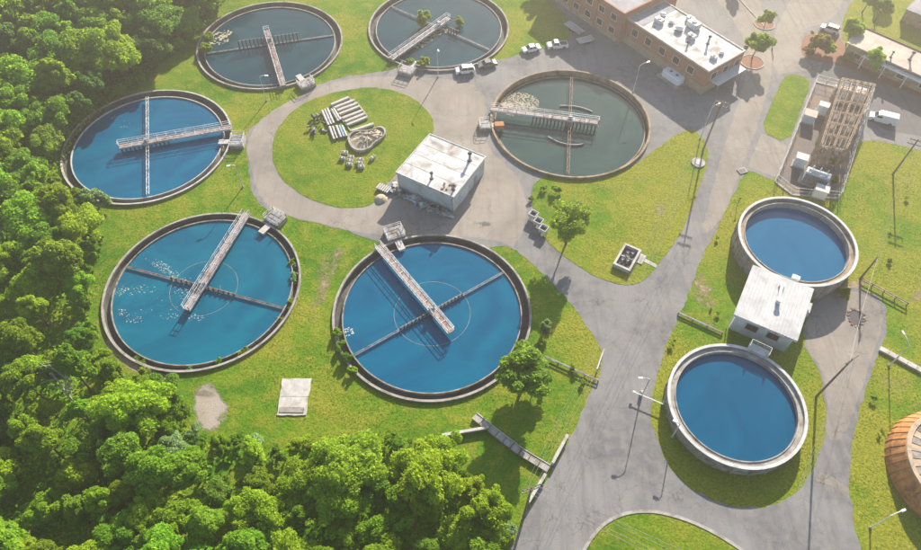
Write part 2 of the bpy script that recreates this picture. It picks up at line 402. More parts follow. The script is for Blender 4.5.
# ---------------------------------------------------------------- ground, roads, lawns
sheet('ground', [(-500, -300), (500, -300), (500, 700), (-500, 700)], 0.0, 'grass', label='grassy ground between the round tanks and the wood')
road_px = [(485, 590), (510, 550), (524, 515), (540, 488), (553, 470), (575, 428), (590, 392), (601, 370), (603, 355), (598, 342), (584, 322), (569, 300),
           (545, 277), (522, 253), (500, 243), (440, 262), (395, 250), (376, 241), (340, 228), (300, 220), (278, 213), (262, 207), (253, 195), (248, 170), (246, 150), (243, 140),
           (252, 126), (266, 118), (285, 108), (297, 97), (319, 84), (341, 77), (380, 72), (440, 60), (498, 61), (522, 53), (548, 48), (566, 47), (572, 30),
           (566, 15), (558, 8), (545, -12), (700, -60), (880, -40), (862, -10), (846, 10), (840, 35), (850, 55), (930, 95), (1010, 125), (1010, 200), (940, 158), (905, 146), (868, 139), (850, 145), (815, 120),
           (790, 146), (776, 181), (762, 176), (746, 168), (738, 185), (720, 222), (700, 262), (690, 290), (675, 325), (664, 352), (655, 385), (652, 400), (648, 416),
           (661, 450), (673, 475), (703, 496), (736, 508), (770, 508), (799, 491), (816, 466), (824, 441), (826, 404), (820, 370), (806, 352), (803, 330), (812, 300),
           (835, 292), (857, 286), (884, 300), (888, 326), (880, 349), (868, 383), (857, 420), (849, 466), (849, 487), (855, 529), (864, 560), (866, 600), (700, 640)]
road = ppoly(road_px, 1)
sheet('road', rough_poly(road, .9, .22), .012, 'asphalt', label='faded grey asphalt road and yard between the tanks')
def zpoly(px, it=1): return ppoly(px, it)
lawn_mid = ppoly([(630, 168), (641, 160), (664, 143), (687, 128), (700, 133), (709, 150), (706, 169), (698, 190), (682, 234), (656, 267), (638, 287), (605, 282), (573, 264), (547, 242), (536, 222), (530, 195), (536, 180), (560, 170)], 2)
lawn_round = ppoly([(372, 86.5), (401, 92), (421, 103), (433, 119), (435, 133), (425, 140), (400, 168), (392, 180), (377, 197), (374, 205), (351, 209), (322, 205), (296, 192), (278, 176), (271, 153), (275, 132), (291, 111), (312, 99), (343, 90)], 2)
lawn_bottom = ppoly([(560, 600), (583, 552), (590, 540), (602, 525), (620, 515), (640, 511), (665, 513), (700, 525), (735, 545), (760, 565), (740, 620)], 2)
lawn_strip = ppoly([(760, 131), (771, 104), (783, 78), (790, 74), (799, 75), (812, 81), (800, 112), (788, 144)], 1)
lawn_corner = ppoly([(498, 61), (522, 53), (548, 47), (561, 40), (566, 22), (560, 6), (548, -14), (500, -14), (500, 20), (512, 40)], 1)
lawns = {'lawn_mid': lawn_mid, 'lawn_round': lawn_round, 'lawn_bottom': lawn_bottom, 'lawn_strip': lawn_strip}
sheet('lawn', rough_poly(lawn_mid, 1, .12), .05, 'grass', label='lawn with the lone tree and white frame box beside the road', edge=.05)
sheet('lawn', rough_poly(lawn_round, 1, .15), .05, 'grass_lush', label='round lawn with the stacked pipes inside the ring road', edge=.05)
sheet('lawn', lawn_bottom, .05, 'grass_lush', label='rounded lawn at the bottom edge in the road fork', edge=.05)
sheet('lawn', rough_poly(lawn_strip, 1, .1), .05, 'grass_lush', label='narrow lawn strip beside the substation fence', edge=.05)

def ribbon(pts, wdt, closed=False):
    L = []; Rr = []
    k = len(pts)
    for i in range(k):
        a = Vector(pts[i - 1] if (i or closed) else pts[0]); b = Vector(pts[(i + 1) % k] if (i < k - 1 or closed) else pts[-1])
        d = (b - a).normalized(); nn = Vector((-d.y, d.x)); p = Vector(pts[i]); L.append(p + nn * wdt / 2); Rr.append(p - nn * wdt / 2)
    return [(p.x, p.y) for p in L] + [(p.x, p.y) for p in Rr[::-1]]
# kerb round the bottom lawn
kp = [p for p in lawn_bottom if p[1] > 18]
i0 = max(range(len(kp)), key=lambda i: (Vector(kp[i]) - Vector(kp[i - 1])).length); kp = kp[i0:] + kp[:i0]
tag(MB().prism(ribbon(kp, .45), 0, .13).build('kerb', 'concrete'), 'pale concrete kerb curving round the lawn in the road fork', None, None, 'structure')
# fresh dark asphalt of the car park, paler pavements
sheet('car_park', ppoly([(822, 60), (838, 62), (870, 76), (930, 98), (1005, 128), (1005, 150), (921, 136), (872, 128), (871, 98), (850, 88), (818, 79)], 1), .020, 'asphalt_new', label='dark asphalt car park beside the beige building')
sheet('pavement', rough_poly(ppoly([(815, 300), (850, 288), (880, 302), (884, 326), (874, 350), (860, 395), (842, 440), (826, 440), (828, 400), (822, 368), (808, 352), (806, 330)], 1), 1, .15), .018, 'pavement', label='cracked pale concrete drive beside the tank and pump house')
sheet('pavement', rough_poly(ppoly([(748, 166), (762, 133), (787, 146), (777, 178)], 0), 1, .1), .018, 'pavement', label='pale side drive leading to the substation')
sheet('pavement', rough_poly(ppoly([(745, -30), (768, 20), (775, 60), (760, 120), (742, 165), (725, 215), (700, 240), (712, 190), (735, 110), (752, 60), (735, 20), (690, -30)], 1), 1, .2), .022, 'pavement', label='sun bleached lane of the road beside the brick building')
sheet('pavement', rough_poly(ppoly([(770, 40), (800, -20), (850, -20), (836, 20), (800, 30), (803, 58), (815, 70), (790, 72), (775, 75)], 1), 1, .2), .022, 'pavement', label='sun bleached road mouth at the red bush island')
sheet('pavement', rough_poly(ppoly([(376, 236), (300, 219), (262, 205), (250, 165), (246, 142), (262, 116), (300, 95), (345, 78), (395, 76), (470, 80), (488, 100), (480, 140), (530, 190), (520, 250), (490, 238), (420, 234)], 1), 1, .2), .016, 'pavement', label='worn tan ring road round the lawn with the pipes', cuts=[])
sheet('pavement', rough_poly([tuple(g(*p).xy) for p in ((816, 481), (832, 487), (849, 499), (849, 489), (834, 478), (820, 472))], .8, .15), .026, 'pavement', label='pale band across the drive beside the low tank')
# mulch island and path by the wood
sheet('mulch_bed', rough_poly(ppoly([(800, 44), (803, 56), (815, 61), (835, 63), (870, 77), (925, 99), (1000, 128), (1000, 116), (925, 86), (880, 68), (848, 52), (840, 38), (825, 32), (806, 34)], 1), 1, .1), .06, 'mulch', label='red brown mulch bed in front of the beige building', edge=.06)
sheet('path', ppoly([(40, 12), (70, -4), (95, -22), (80, -26), (55, -8), (30, 4)], 1), .03, 'pavement', label='pale track showing through the wood at top left')
# worn ground
def patch(px, m, name, label, z=.008, amp=None, cover=.75):
    poly = ppoly(px, 2); n = len(poly); cx, cy = sum(p[0] for p in poly) / n, sum(p[1] for p in poly) / n
    mb = MB(); P = []; cv = []
    for f_, c_ in ((1.5, -1.2), (1.05, -.45), (.7, -.62 + cover), (.1, -.5 + cover)):
        P += [(cx + (p[0] - cx) * f_, cy + (p[1] - cy) * f_, z) for p in poly]; cv += [c_] * n
    mb.add(P + [(cx, cy, z)], [(k * n + i, k * n + (i + 1) % n, (k + 1) * n + (i + 1) % n, (k + 1) * n + i) for k in range(3) for i in range(n)] + [(3 * n + i, 3 * n + (i + 1) % n, 4 * n) for i in range(n)])
    o = mb.build(name, m + '_worn'); at = o.data.attributes.new('cover', 'FLOAT', 'POINT'); at.data.foreach_set('value', cv + [cover - .5]); tag(o, label, None, None, 'structure')
patch([(190, 390), (200, 382), (214, 382), (222, 395), (232, 408), (226, 428), (212, 436), (196, 430), (192, 412)], 'gravel', 'bare_patch', 'pale bare gravel patch beside the wood below the left tank')
patch([(690, 275), (704, 268), (712, 285), (720, 300), (714, 312), (700, 312), (692, 300)], 'soil', 'bare_patch', 'brown bare soil between the road and the pump house', cover=.5)
patch([(700, 318), (716, 322), (722, 330), (704, 330)], 'soil', 'bare_patch', 'small bare soil strip left of the pump house', cover=.4)
for px, m_, lab, cv in (([(475, 222), (492, 220), (494, 228), (478, 230)], 'asphalt_new', 'dark oil stain on the yard right of the shed', .5),):
    patch(px, m_, 'road_patch', lab, z=.03, cover=cv)
patch([(848, 296), (862, 290), (872, 280), (866, 275), (845, 284), (818, 294), (820, 302)], 'soil', 'bare_patch', 'brown soil under the wall of the upper right tank')
patch([(905, 300), (921, 285), (930, 290), (925, 300), (912, 306)], 'soil', 'bare_patch', 'bare soil strip at the right edge past the guard rail', cover=.45)
patch([(318, 250), (340, 236), (352, 248), (336, 270), (328, 300), (318, 320), (306, 330), (308, 300)], 'soil', 'bare_patch', 'worn brown strip between the two large blue tanks', cover=.42)
patch([(650, 200), (668, 200), (674, 212), (660, 220), (646, 214)], 'soil', 'bare_patch', 'dry brown spot on the lawn beside the road', z=.056, cover=.4)
patch([(102, 330), (120, 352), (150, 371), (190, 382), (186, 386), (140, 378), (108, 356), (98, 336)], 'soil', 'bare_patch', 'bare soil rim along the wood side of the left tank', amp=.5)
# concrete slab on the lawn
def corners(px, z=0): return [tuple(g(*p, z).xy) for p in px]
pad = empty('concrete_pad', g(293, 397), 'flat square pale concrete pad on the grass between the two large blue tanks', 'pad')
MB().prism(rough_poly(corners([(282.5, 379), (311.5, 379), (306, 416), (277, 415.5)]), .8, .1), -.05, .16).build('slab', 'concrete_pale', pad)
a_, b_, c_, d_ = [g(*p) for p in [(282.5, 379), (311.5, 379), (306, 416), (277, 415.5)]]
jb = MB(); jb.beam(a_.lerp(d_, .5) + Vector((0, 0, .162)), b_.lerp(c_, .5) + Vector((0, 0, .162)), .06, .01); jb.build('joint', 'concrete_dark', pad)
jb = MB(); jb.beam(d_.lerp(a_, .14) + Vector((.3, 0, .21)), c_.lerp(b_, .14) + Vector((-.4, 0, .21)), .9, .1); jb.build('edge_strip', 'concrete_weathered', pad)

# ---------------------------------------------------------------- clarifier tanks
def railing(mb, a, b, h=1.05, step=2.0, th=.075):
    a, b = Vector(a), Vector(b); L = (b - a).length; k = max(1, round(L / step))
    for i in range(k + 1):
        p = a.lerp(b, i / k); mb.beam(p, p + Vector((0, 0, h)), th)
    for hh in (h, h * .55): mb.beam(a + Vector((0, 0, hh)), b + Vector((0, 0, hh)), th)
    return mb
def clarifier(c, label, wall, water, wlabel, bridge, arm, racks, ringr, box, launder=1.35, rim=.4, wz=-.22, coping='concrete', rack_on='arm', bridge_mat='grating', deck_z=.95, bw=1.25, rail='steel_pale', ph=1.0, boxsize=(3.6, 2.8)):
    root = empty('round_tank', (c[0], c[1], 0), label, 'tank', 'round settling tanks sunk into the grass')
    R0 = TR
    MB().lathe([(R0 - .4, -1.4), (R0, -1.4), (R0, rim), (R0 - .4, rim)], c).build('outer_wall', wall, root)
    MB().lathe([(R0 - .30, rim + .003), (R0 + .03, rim + .003), (R0 + .03, rim + .08), (R0 - .30, rim + .08)], c).build('coping', coping, root)
    MB().lathe([(R0 - .43, -1.2), (R0 - .403, -1.2), (R0 - .403, rim - .02), (R0 - .43, rim - .02)], c).build('channel_lining', 'concrete_dark' if launder > .6 else 'concrete_tan', root)  # dark version paints the channel's shade and damp into the colour
    ri = R0 - .4 - launder
    MB().lathe([(R0 - .433, -1.0), (ri + .003, -1.0), (ri + .003, -.75), (R0 - .433, -.75)], c).build('launder_floor', 'concrete_dark', root)  # dark colour stands for wet concrete and the shade of the channel
    MB().lathe([(ri - .2, -1.4), (ri, -1.4), (ri, wz + .26), (ri - .2, wz + .26)], c).build('weir_wall', coping if launder > 1.2 else wall, root)
    wm = MB().disc(c, ri - .2, wz, 96).build('water', water, loc=(c[0], c[1], wz))
    tag(wm, wlabel, None, None, 'structure')
    # walkway bridge
    p0 = g(*bridge[0], deck_z); p1 = g(*bridge[1], deck_z)
    d = (Vector((c[0], c[1], 0)) - p0); d.z = 0; d.normalize()
    e = (p1 - p0).dot(d); cc = Vector((c[0], c[1], deck_z))
    L0 = (cc - p0).dot(d); s_ = cc - d * (R0 + .25); t_ = cc + d * (e - L0)
    nrm = Vector((-d.y, d.x, 0)); up = Vector((0, 0, 1))
    br = MB().beam(s_ - up * .1, t_ - up * .1, bw - .12, .16).build('bridge', bridge_mat, root)
    for sg in (-1, 1):
        MB().beam(s_ + nrm * sg * bw / 2 - up * .16, t_ + nrm * sg * bw / 2 - up * .16, .12, .42).build('girder', rail, br)
        rb = MB(); railing(rb, s_ + nrm * sg * bw / 2 + up * .05, t_ + nrm * sg * bw / 2 + up * .05); rb.build('handrail', rail, br)
    rb = MB(); railing(rb, t_ - nrm * bw / 2 + up * .05, t_ + nrm * bw / 2 + up * .05, step=.8); rb.build('handrail', rail, br)
    k = int((t_ - s_).length / 2.4); cb = MB()
    for i in range(1, k): q = s_.lerp(t_, i / k); cb.beam(q - nrm * (bw / 2 - .1) - up * .005, q + nrm * (bw / 2 - .1) - up * .005, .12, .07)
    cb.build('cross_bar', rail, br)
    # centre column and drive
    MB().tube((c[0], c[1], -1.3), (c[0], c[1], deck_z - .25), .55, .5, 16).build('centre_column', 'concrete', root)
    MB().tube((c[0], c[1], deck_z + .02), (c[0], c[1], deck_z + .85), .55, .42, 14).build('drive_unit', 'steel_grey', root)
    # rotating arm
    a0 = g(*arm[0], .35); a1 = g(*arm[1], .35)
    ad = (a1 - a0); ad.z = 0; ad.normalize(); an = Vector((-ad.y, ad.x, 0)); c3 = Vector((c[0], c[1], 0))
    la = -min(abs((a0 - c3).dot(ad)), ri - .3); lb = min(abs((a1 - c3).dot(ad)), ri - .3)
    az = arm[2] if len(arm) > 2 else .45
    A = c3 + ad * la + up * az; B = c3 + ad * lb + up * az
    ab = MB(); aw = .5 if az > .3 else .32
    for sg in (-1, 1): ab.beam(A + an * sg * aw / 2, B + an * sg * aw / 2, .09, .12)
    k = int((B - A).length / 1.3)
    for i in range(k):
        s1 = 1 if i % 2 else -1; ab.beam(A.lerp(B, i / k) + an * s1 * aw / 2, A.lerp(B, (i + 1) / k) - an * s1 * aw / 2, .06)
    arm_o = ab.build('scraper_arm', arm[3] if len(arm) > 3 else 'steel_pale', root)
    pd, pn, pz = (ad, an, az) if rack_on == 'arm' else (d, nrm, deck_z - .3)
    off = .95 if pn.y < 0 else -.95
    for (r0, r1, step) in racks:
        kk = int((r1 - r0) / step)
        for i in range(kk + 1):
            q = c3 + pd * (r0 + i * step) + pn * (0 if rack_on == 'arm' else off)
            if abs(r0 + i * step) < .7: continue
            MB().beam(q + up * (wz - .3), q + up * (wz + ph), .2, .26).build('picket', 'dark_metal', arm_o)
        q0 = c3 + pd * r0 + pn * (.15 if rack_on == 'arm' else off * .87); q1 = c3 + pd * r1 + pn * (.15 if rack_on == 'arm' else off * .87)
        MB().beam(q0 + up * (wz + ph - .15), q1 + up * (wz + ph - .15), .1).build('picket_rail', 'steel_grey', arm_o)
    if ringr:
        MB().lathe([(ringr - .06, wz - .3), (ringr, wz - .3), (ringr, wz + .02), (ringr - .06, wz + .02)], c).build('feed_well', 'steel_grey', root)
    if box:
        q = g(*box); rad = (q - c3); rad.z = 0; rad.normalize(); rz = math.atan2(rad.y, rad.x)
        tv = Vector((-rad.y, rad.x, 0)); q = c3 + rad * (R0 + .2 + boxsize[1] / 2)
        bx = MB().box((q.x, q.y, .45), (boxsize[1], boxsize[0], .9), rz).build('inlet_box', 'concrete', root, bevel=.04)
        MB().box((q.x, q.y, .93), (boxsize[1] - .5, boxsize[0] - .6, .06), rz).build('hatch', 'steel_grey', bx)
        for s1 in (-1, 1):
            rb = MB(); railing(rb, q + tv * s1 * (boxsize[0] / 2 - .1) - rad * (boxsize[1] / 2 - .1) + up * .9, q + tv * s1 * (boxsize[0] / 2 - .1) + rad * (boxsize[1] / 2 - .1) + up * .9, 1.0, 1.3); rb.build('handrail', rail, bx)
        rb = MB(); railing(rb, q - tv * (boxsize[0] / 2 - .1) + rad * (boxsize[1] / 2 - .1) + up * .9, q + tv * (boxsize[0] / 2 - .1) + rad * (boxsize[1] / 2 - .1) + up * .9, 1.0, 1.3); rb.build('handrail', rail, bx)
        qi = c3 + rad * (R0 - 1.3)
        MB().box((qi.x, qi.y, rim + .04), (2.4, 1.3, .1), rz).build('step_plate', 'concrete_pale', bx)
        MB().box((qi.x - rad.x * .7, qi.y - rad.y * .7, rim - .25), (.9, 1.1, .5), rz).build('valve_box', 'steel_pale', bx)
    return root
t1 = clarifier(T1, 'deep blue round tank with a pale cross beam beside the wood, leftmost of all tanks', 'concrete_weathered', 'water_blue', 'deep blue water in the leftmost tank',
               ((228, 127), (119, 148)), ((149, 93), (150, 203), .62), [(-4.2, 5.5, .85)], None, (238, 143), rack_on='bridge', ph=.9, coping='concrete_pale')
t2 = clarifier(T2, 'dull slate water round tank at top left with bushes growing inside its rim', 'concrete_weathered', 'water_slate', 'dull slate blue water in the top left tank',
               ((283, 85), (266.5, 30)), ((200, 60), (338, 40), .0, 'steel_grey'), [(-7.2, -1.2, .9), (1.2, 7.2, .9)], None, (305, 84), ph=2.3)
t3 = clarifier(T3, 'grey green round tank with a diagonal bridge at the top edge behind parked cars', 'concrete_weathered', 'water_slate', 'grey green water in the tank behind the parked cars',
               ((394, 56), (448, 17)), ((388, 3), (495, 50), .2, 'steel_grey'), [(3, 6, .8)], None, (409, 70), ph=1.8)
t4 = clarifier(T4, 'tan walled round tank of grey green water beside the brick building', 'concrete_tan', 'water_green', 'murky grey green water in the tan walled tank',
               ((490, 108), (599, 118)), ((572, 77), (568, 176), .35, 'steel_rust'), [(-8.0, 6.3, .8)], None, (478, 128), launder=.55, rim=.55, wz=-.75, coping='concrete_tan', rack_on='bridge', ph=1.5, boxsize=(2.6, 2.4))
t5 = clarifier(T5, 'bright teal blue round tank flecked with white foam, beside the wood at left', 'concrete_weathered', 'water_teal', 'teal blue water with floating foam in the left lower tank',
               ((246, 214), (184, 309)), ((128, 262), (285, 303), .05, 'steel_rust'), [(-6.4, -1.0, 1.0), (1.0, 6.4, 1.0)], 6.0, (270, 226), launder=1.0, ph=.7)
t6 = clarifier(T6, 'large blue round tank with a long diagonal bridge in front of the white shed', 'concrete_weathered', 'water_blue', 'blue water in the tank in front of the white shed',
               ((379, 247), (453, 331)), ((350, 355), (507, 268), .12, 'steel_grey'), [(-6.4, 6.4, .75)], 6.7, (397, 240), launder=1.2, ph=.8)

# the odd bits that belong to single tanks
bfl = MB(); c4 = Vector((T4[0], T4[1], 0))
for (pa, pm, pb) in (((548, 137), (566, 144.5), (584, 144)), ((560, 106), (577, 107), (592, 112))):
    q = [g(*p, -.6) for p in (pa, pm, pb)]
    pts = [q[0] * (1 - t) ** 2 + (q[1] * 2 - (q[0] + q[2]) / 2) * 2 * t * (1 - t) + q[2] * t * t for t in [i / 8 for i in range(9)]]
    b1 = MB()
    for i in range(8): b1.beam(pts[i], pts[i + 1], .14, .5)
    b1.build('scum_baffle', 'steel_grey', t4)
q = g(499, 127, 0); tag(MB().box((q.x, q.y, .45), (2.0, 1.4, 1.1), .1).build('equipment_box', 'orange_box', bevel=.05, loc=(q.x, q.y, 0)), 'rust orange equipment box on the rim of the tan walled tank', 'box')

def foam_patch(name, label, m, spots, z, sz):
    mb = MB()
    for (x, y) in spots:
        r = random.uniform(*sz); n = random.randint(6, 10); a0 = random.random() * 6
        st = random.uniform(.45, 1)
        P = [(x + r * random.uniform(.5, 1) * math.cos(a0 + 2 * math.pi * i / n), y + r * st * random.uniform(.5, 1) * math.sin(a0 + 2 * math.pi * i / n), z) for i in range(n)]
        mb.add([(x, y, z + .015)] + P, [(0, 1 + i, 1 + (i + 1) % n) for i in range(n)])
    return tag(mb.build(name, m), label, 'foam', None, 'stuff')
def cluster(px, rad, k, z):
    c_ = g(*px, z); o = []
    for _ in range(k):
        a = random.random() * 6.283; r = rad * math.sqrt(random.random()); o.append((c_.x + r * math.cos(a) * 1.2, c_.y + r * math.sin(a)))
    return o
sp = []
for px, rad, k in (((157, 263), .9, 40), ((162, 267), .8, 45), ((168, 270), .9, 45), ((174, 274), .9, 40), ((178, 280), 1.2, 40), ((184, 288), 1.5, 40), ((190, 296), 1.6, 30), ((120, 292), .8, 30), ((124, 288), .8, 25), ((135, 291), 1.2, 22), ((148, 289), 1.2, 18), ((122, 312), .8, 22), ((132, 318), 1.0, 22), ((138, 320), .7, 14), ((170, 312), 1.6, 14), ((174, 316), .6, 12), ((193, 318), .8, 22), ((200, 318), .6, 12), ((218, 290), 1.2, 14), ((140, 266), 3.5, 10), ((165, 295), 5, 16)):
    sp += cluster(px, rad, k, -.2)
foam_patch('foam', 'white foam flecks drifting on the teal tank', 'foam', sp, -.205, (.04, .15))
foam_patch('foam', 'cream froth raft against the rim of the tan walled tank', 'foam_cream', cluster((520, 103), 3.6, 700, -.74) + cluster((513, 108), 2.5, 240, -.74), -.735, (.1, .28))
foam_patch('foam', 'pale scum blot at the left rim of the tank in front of the shed', 'foam', cluster((347, 332), .9, 26, -.2), -.2, (.1, .3))
foam_patch('foam', 'small scum blot and specks on the leftmost tank', 'foam', cluster((113, 117), .5, 6, -.2) + cluster((125, 124), 1.2, 8, -.2), -.2, (.06, .2))
foam_patch('foam', 'brown scum drifting under the bridge of the top edge tank', 'soil', cluster((425, 37), 2.2, 60, -.2) + cluster((438, 30), 2.2, 50, -.2) + cluster((418, 44), 1.5, 30, -.2), -.2, (.2, .6))
foam_patch('foam', 'sandy scum beside the bushes in the top left tank', 'sand', cluster((217, 39), 2.4, 60, -.2) + cluster((224, 33), 1.5, 30, -.2), -.2, (.2, .5))

# ---------------------------------------------------------------- raised tanks
def raised_tank(c, R0, h, label, wlabel, water, wz, ledge, tan):
    root = empty('raised_tank', (c[0], c[1], 0), label, 'tank', 'raised round tanks beside the pump house')
    MB().lathe([(R0 - .45, -.2), (R0, -.2), (R0, h - .16), (R0 - .45, h - .16)], c).build('shell', 'concrete_weathered', root)
    MB().lathe([(R0 - .40, h - .157), (R0 + .08, h - .157), (R0 + .08, h), (R0 - .40, h)], c).build('coping', 'rim_white', root)
    MB().lathe([(R0 - 1.15, wz - .4), (R0 - .453, wz - .4), (R0 - .453, ledge), (R0 - 1.15, ledge)], c).build('inner_ledge', tan, root)
    if ledge > wz + .5: MB().lathe([(R0 - 1.3, wz - .4), (R0 - 1.153, wz - .4), (R0 - 1.153, ledge + .15), (R0 - 1.3, ledge + .15)], c).build('weir_wall', 'concrete', root)
    k = 26
    for i in range(k):
        t = 2 * math.pi * (i + .5) / k
        MB().box((c[0] + (R0 + .06) * math.cos(t), c[1] + (R0 + .06) * math.sin(t), (h - .2) / 2), (.14, .45, h - .24), t).build('pilaster', 'concrete_weathered', root)
    wm = MB().disc(c, R0 - 1.18, wz, 96).build('water', water, loc=(c[0], c[1], wz)); tag(wm, wlabel, None, None, 'structure')
    return root
tf = raised_tank(TF, RF, FH, 'tall raised round tank with white rim below the substation', 'pale blue water in the tall tank below the substation', 'water_sky', FH - 1.7, FH - .55, 'concrete_tan')
tg = raised_tank(TG, RG, GH, 'low raised round tank with white double rim in front of the pump house', 'deep blue water in the low tank in front of the pump house', 'water_deep', GH - 1.0, GH - .42, 'concrete')
up = Vector((0, 0, 1))
# access platform of the low tank
q = g(758, 352, GH); rad = (q.xy - Vector(TG)).normalized(); rz = math.atan2(rad.y, rad.x); tv = Vector((-rad.y, rad.x, 0)); r3 = Vector((rad.x, rad.y, 0))
q = Vector((TG[0], TG[1], 0)) + r3 * (RG + .45)
pl = MB().box((q.x, q.y, GH + .12), (1.5, 3.4, .14), rz).build('platform', 'rim_white', tg)
for s1 in (-1, 1):
    rb = MB(); railing(rb, q + tv * s1 * 1.6 - r3 * .7 + up * (GH + .2), q + tv * s1 * 1.6 + r3 * .7 + up * (GH + .2), 1.0, .7); rb.build('handrail', 'steel_pale', pl)
rb = MB(); railing(rb, q - tv * 1.6 + r3 * .7 + up * (GH + .2), q + tv * 1.6 + r3 * .7 + up * (GH + .2), 1.0, 1.1); rb.build('handrail', 'steel_pale', pl)
for s1 in (-1, 1): MB().beam(q + tv * s1 * 1.5 + r3 * .6, q + tv * s1 * 1.5 + r3 * .6 + up * (GH + .04), .14).build('support', 'steel_pale', pl)
q = g(795, 279, FH); tag(MB().box((q.x, q.y, FH + .32), (1.3, .9, .6), -.5).build('gauge_box', 'paint_white', bevel=.04, loc=(q.x, q.y, FH)), 'small white gauge box on the rim of the tall tank', 'box')

# ---------------------------------------------------------------- rust brown digester at the right edge
dg = empty('digester', (TD[0], TD[1], 0), 'rust brown round digester with ribbed roof cut by the right edge', 'digester')
DH = 3.2
MB().lathe([(RD - .4, -.2), (RD + .25, -.2), (RD - .1, 1.4), (RD - 1.2, DH), (RD - 1.6, DH)], TD, 72).build('wall', 'digester_skin', dg)
for i in range(48):
    t = 2 * math.pi * i / 48; cs, sn = math.cos(t), math.sin(t); rp = MB(); pr_ = [(RD + .24, 0), (RD - .07, 1.4), (RD - 1.17, DH)]
    for (r0, z0), (r1, z1) in zip(pr_, pr_[1:]): rp.beam((TD[0] + r0 * cs, TD[1] + r0 * sn, z0), (TD[0] + r1 * cs, TD[1] + r1 * sn, z1), .12, .1)
    rp.build('wall_rib', 'digester_skin', dg)
RD -= 1.1
MB().lathe([(RD - .8, DH + .003), (RD - .12, DH + .003), (RD - .2, DH + .22), (RD - .8, DH + .22)], TD, 72).build('roof_rim', 'digester_panel', dg)
NP = 40
for i in range(NP):
    t0, t1_ = 2 * math.pi * (i + .06) / NP, 2 * math.pi * (i + .94) / NP
    P = []
    for (r, z) in ((RD - .82, DH + .05), (5.0, DH + .45), (1.2, DH + .7)):
        P += [(TD[0] + r * math.cos(t), TD[1] + r * math.sin(t), z) for t in (t0, t1_)]
    Q = [(x, y, z - .12) for x, y, z in P]
    MB().add(P + Q, [(0, 1, 3, 2), (2, 3, 5, 4), (6, 8, 9, 7), (8, 10, 11, 9), (0, 6, 7, 1), (4, 5, 11, 10), (0, 2, 8, 6), (2, 4, 10, 8), (1, 7, 9, 3), (3, 9, 11, 5)]).build('roof_panel', 'digester_panel' if i % 2 else 'concrete_weathered', dg)
MB().lathe([(.01, DH - .2), (RD - .85, DH - .2), (RD - .85, DH - .1), (5.0, DH + .28), (1.2, DH + .52), (.01, DH + .55)], TD, 64, False).build('roof_deck', 'dark_metal', dg)
MB().tube((TD[0], TD[1], DH + .5), (TD[0], TD[1], DH + 1.1), 1.3, 1.2, 20).build('roof_hatch', 'steel_grey', dg)

RD += 1.1
# ---------------------------------------------------------------- buildings
class Frame:
    """local axes of a rectangular building: o = front left corner, u along the front, v to the back"""
    def __init__(s, o, ux, ang, L, D): s.o = Vector((o[0], o[1], 0)); s.u = Vector((math.cos(ang), math.sin(ang), 0)); s.v = Vector((-math.sin(ang), math.cos(ang), 0)); s.L, s.D, s.a = L, D, ang
    def p(s, a, b, z=0): return s.o + s.u * a + s.v * b + Vector((0, 0, z))
    def box(s, mb, a0, a1, b0, b1, z0, z1): c_ = s.p((a0 + a1) / 2, (b0 + b1) / 2, (z0 + z1) / 2); return mb.box(c_, (a1 - a0, b1 - b0, z1 - z0), s.a)
def frame_from(px_fl, px_fr, px_bl, z):
    o, r, b = g(*px_fl, z).xy, g(*px_fr, z).xy, g(*px_bl, z).xy
    ang = math.atan2((r - o).y, (r - o).x); u = Vector((math.cos(ang), math.sin(ang))); v = Vector((-u.y, u.x))
    return Frame(o, None, ang, (r - o).length, (b - o).dot(v))
def window(fr, root, side, a0, a1, z0, z1, mat='glass_dark', frame='paint_white', mull=1):
    """window on side 'f' (front, b=0) or 'r' (right, a=L)"""
    def P(a, b, z): return fr.p(a, -b, z) if side == 'f' else fr.p(fr.L + b, a, z)
    w_ = MB(); th = .09
    for (x0, x1, y0, y1) in ((a0, a1, z1 - th, z1), (a0, a1, z0, z0 + th), (a0, a0 + th, z0 + th, z1 - th), (a1 - th, a1, z0 + th, z1 - th)):
        w_.add([P(x0, .003, y0), P(x1, .003, y0), P(x1, .003, y1), P(x0, .003, y1), P(x0, .09, y0), P(x1, .09, y0), P(x1, .09, y1), P(x0, .09, y1)], [(3, 2, 1, 0), (4, 5, 6, 7), (0, 1, 5, 4), (1, 2, 6, 5), (2, 3, 7, 6), (3, 0, 4, 7)])
    wo_ = w_.build('window', frame, root)
    n = mull + 1
    for i in range(n):
        x0 = a0 + th + (a1 - a0 - 2 * th) * i / n + .02; x1 = a0 + th + (a1 - a0 - 2 * th) * (i + 1) / n - .02
        MB().add([P(x0, .03, z0 + th), P(x1, .03, z0 + th), P(x1, .03, z1 - th), P(x0, .03, z1 - th)], [(0, 1, 2, 3)]).build('pane', mat, wo_)
    return wo_
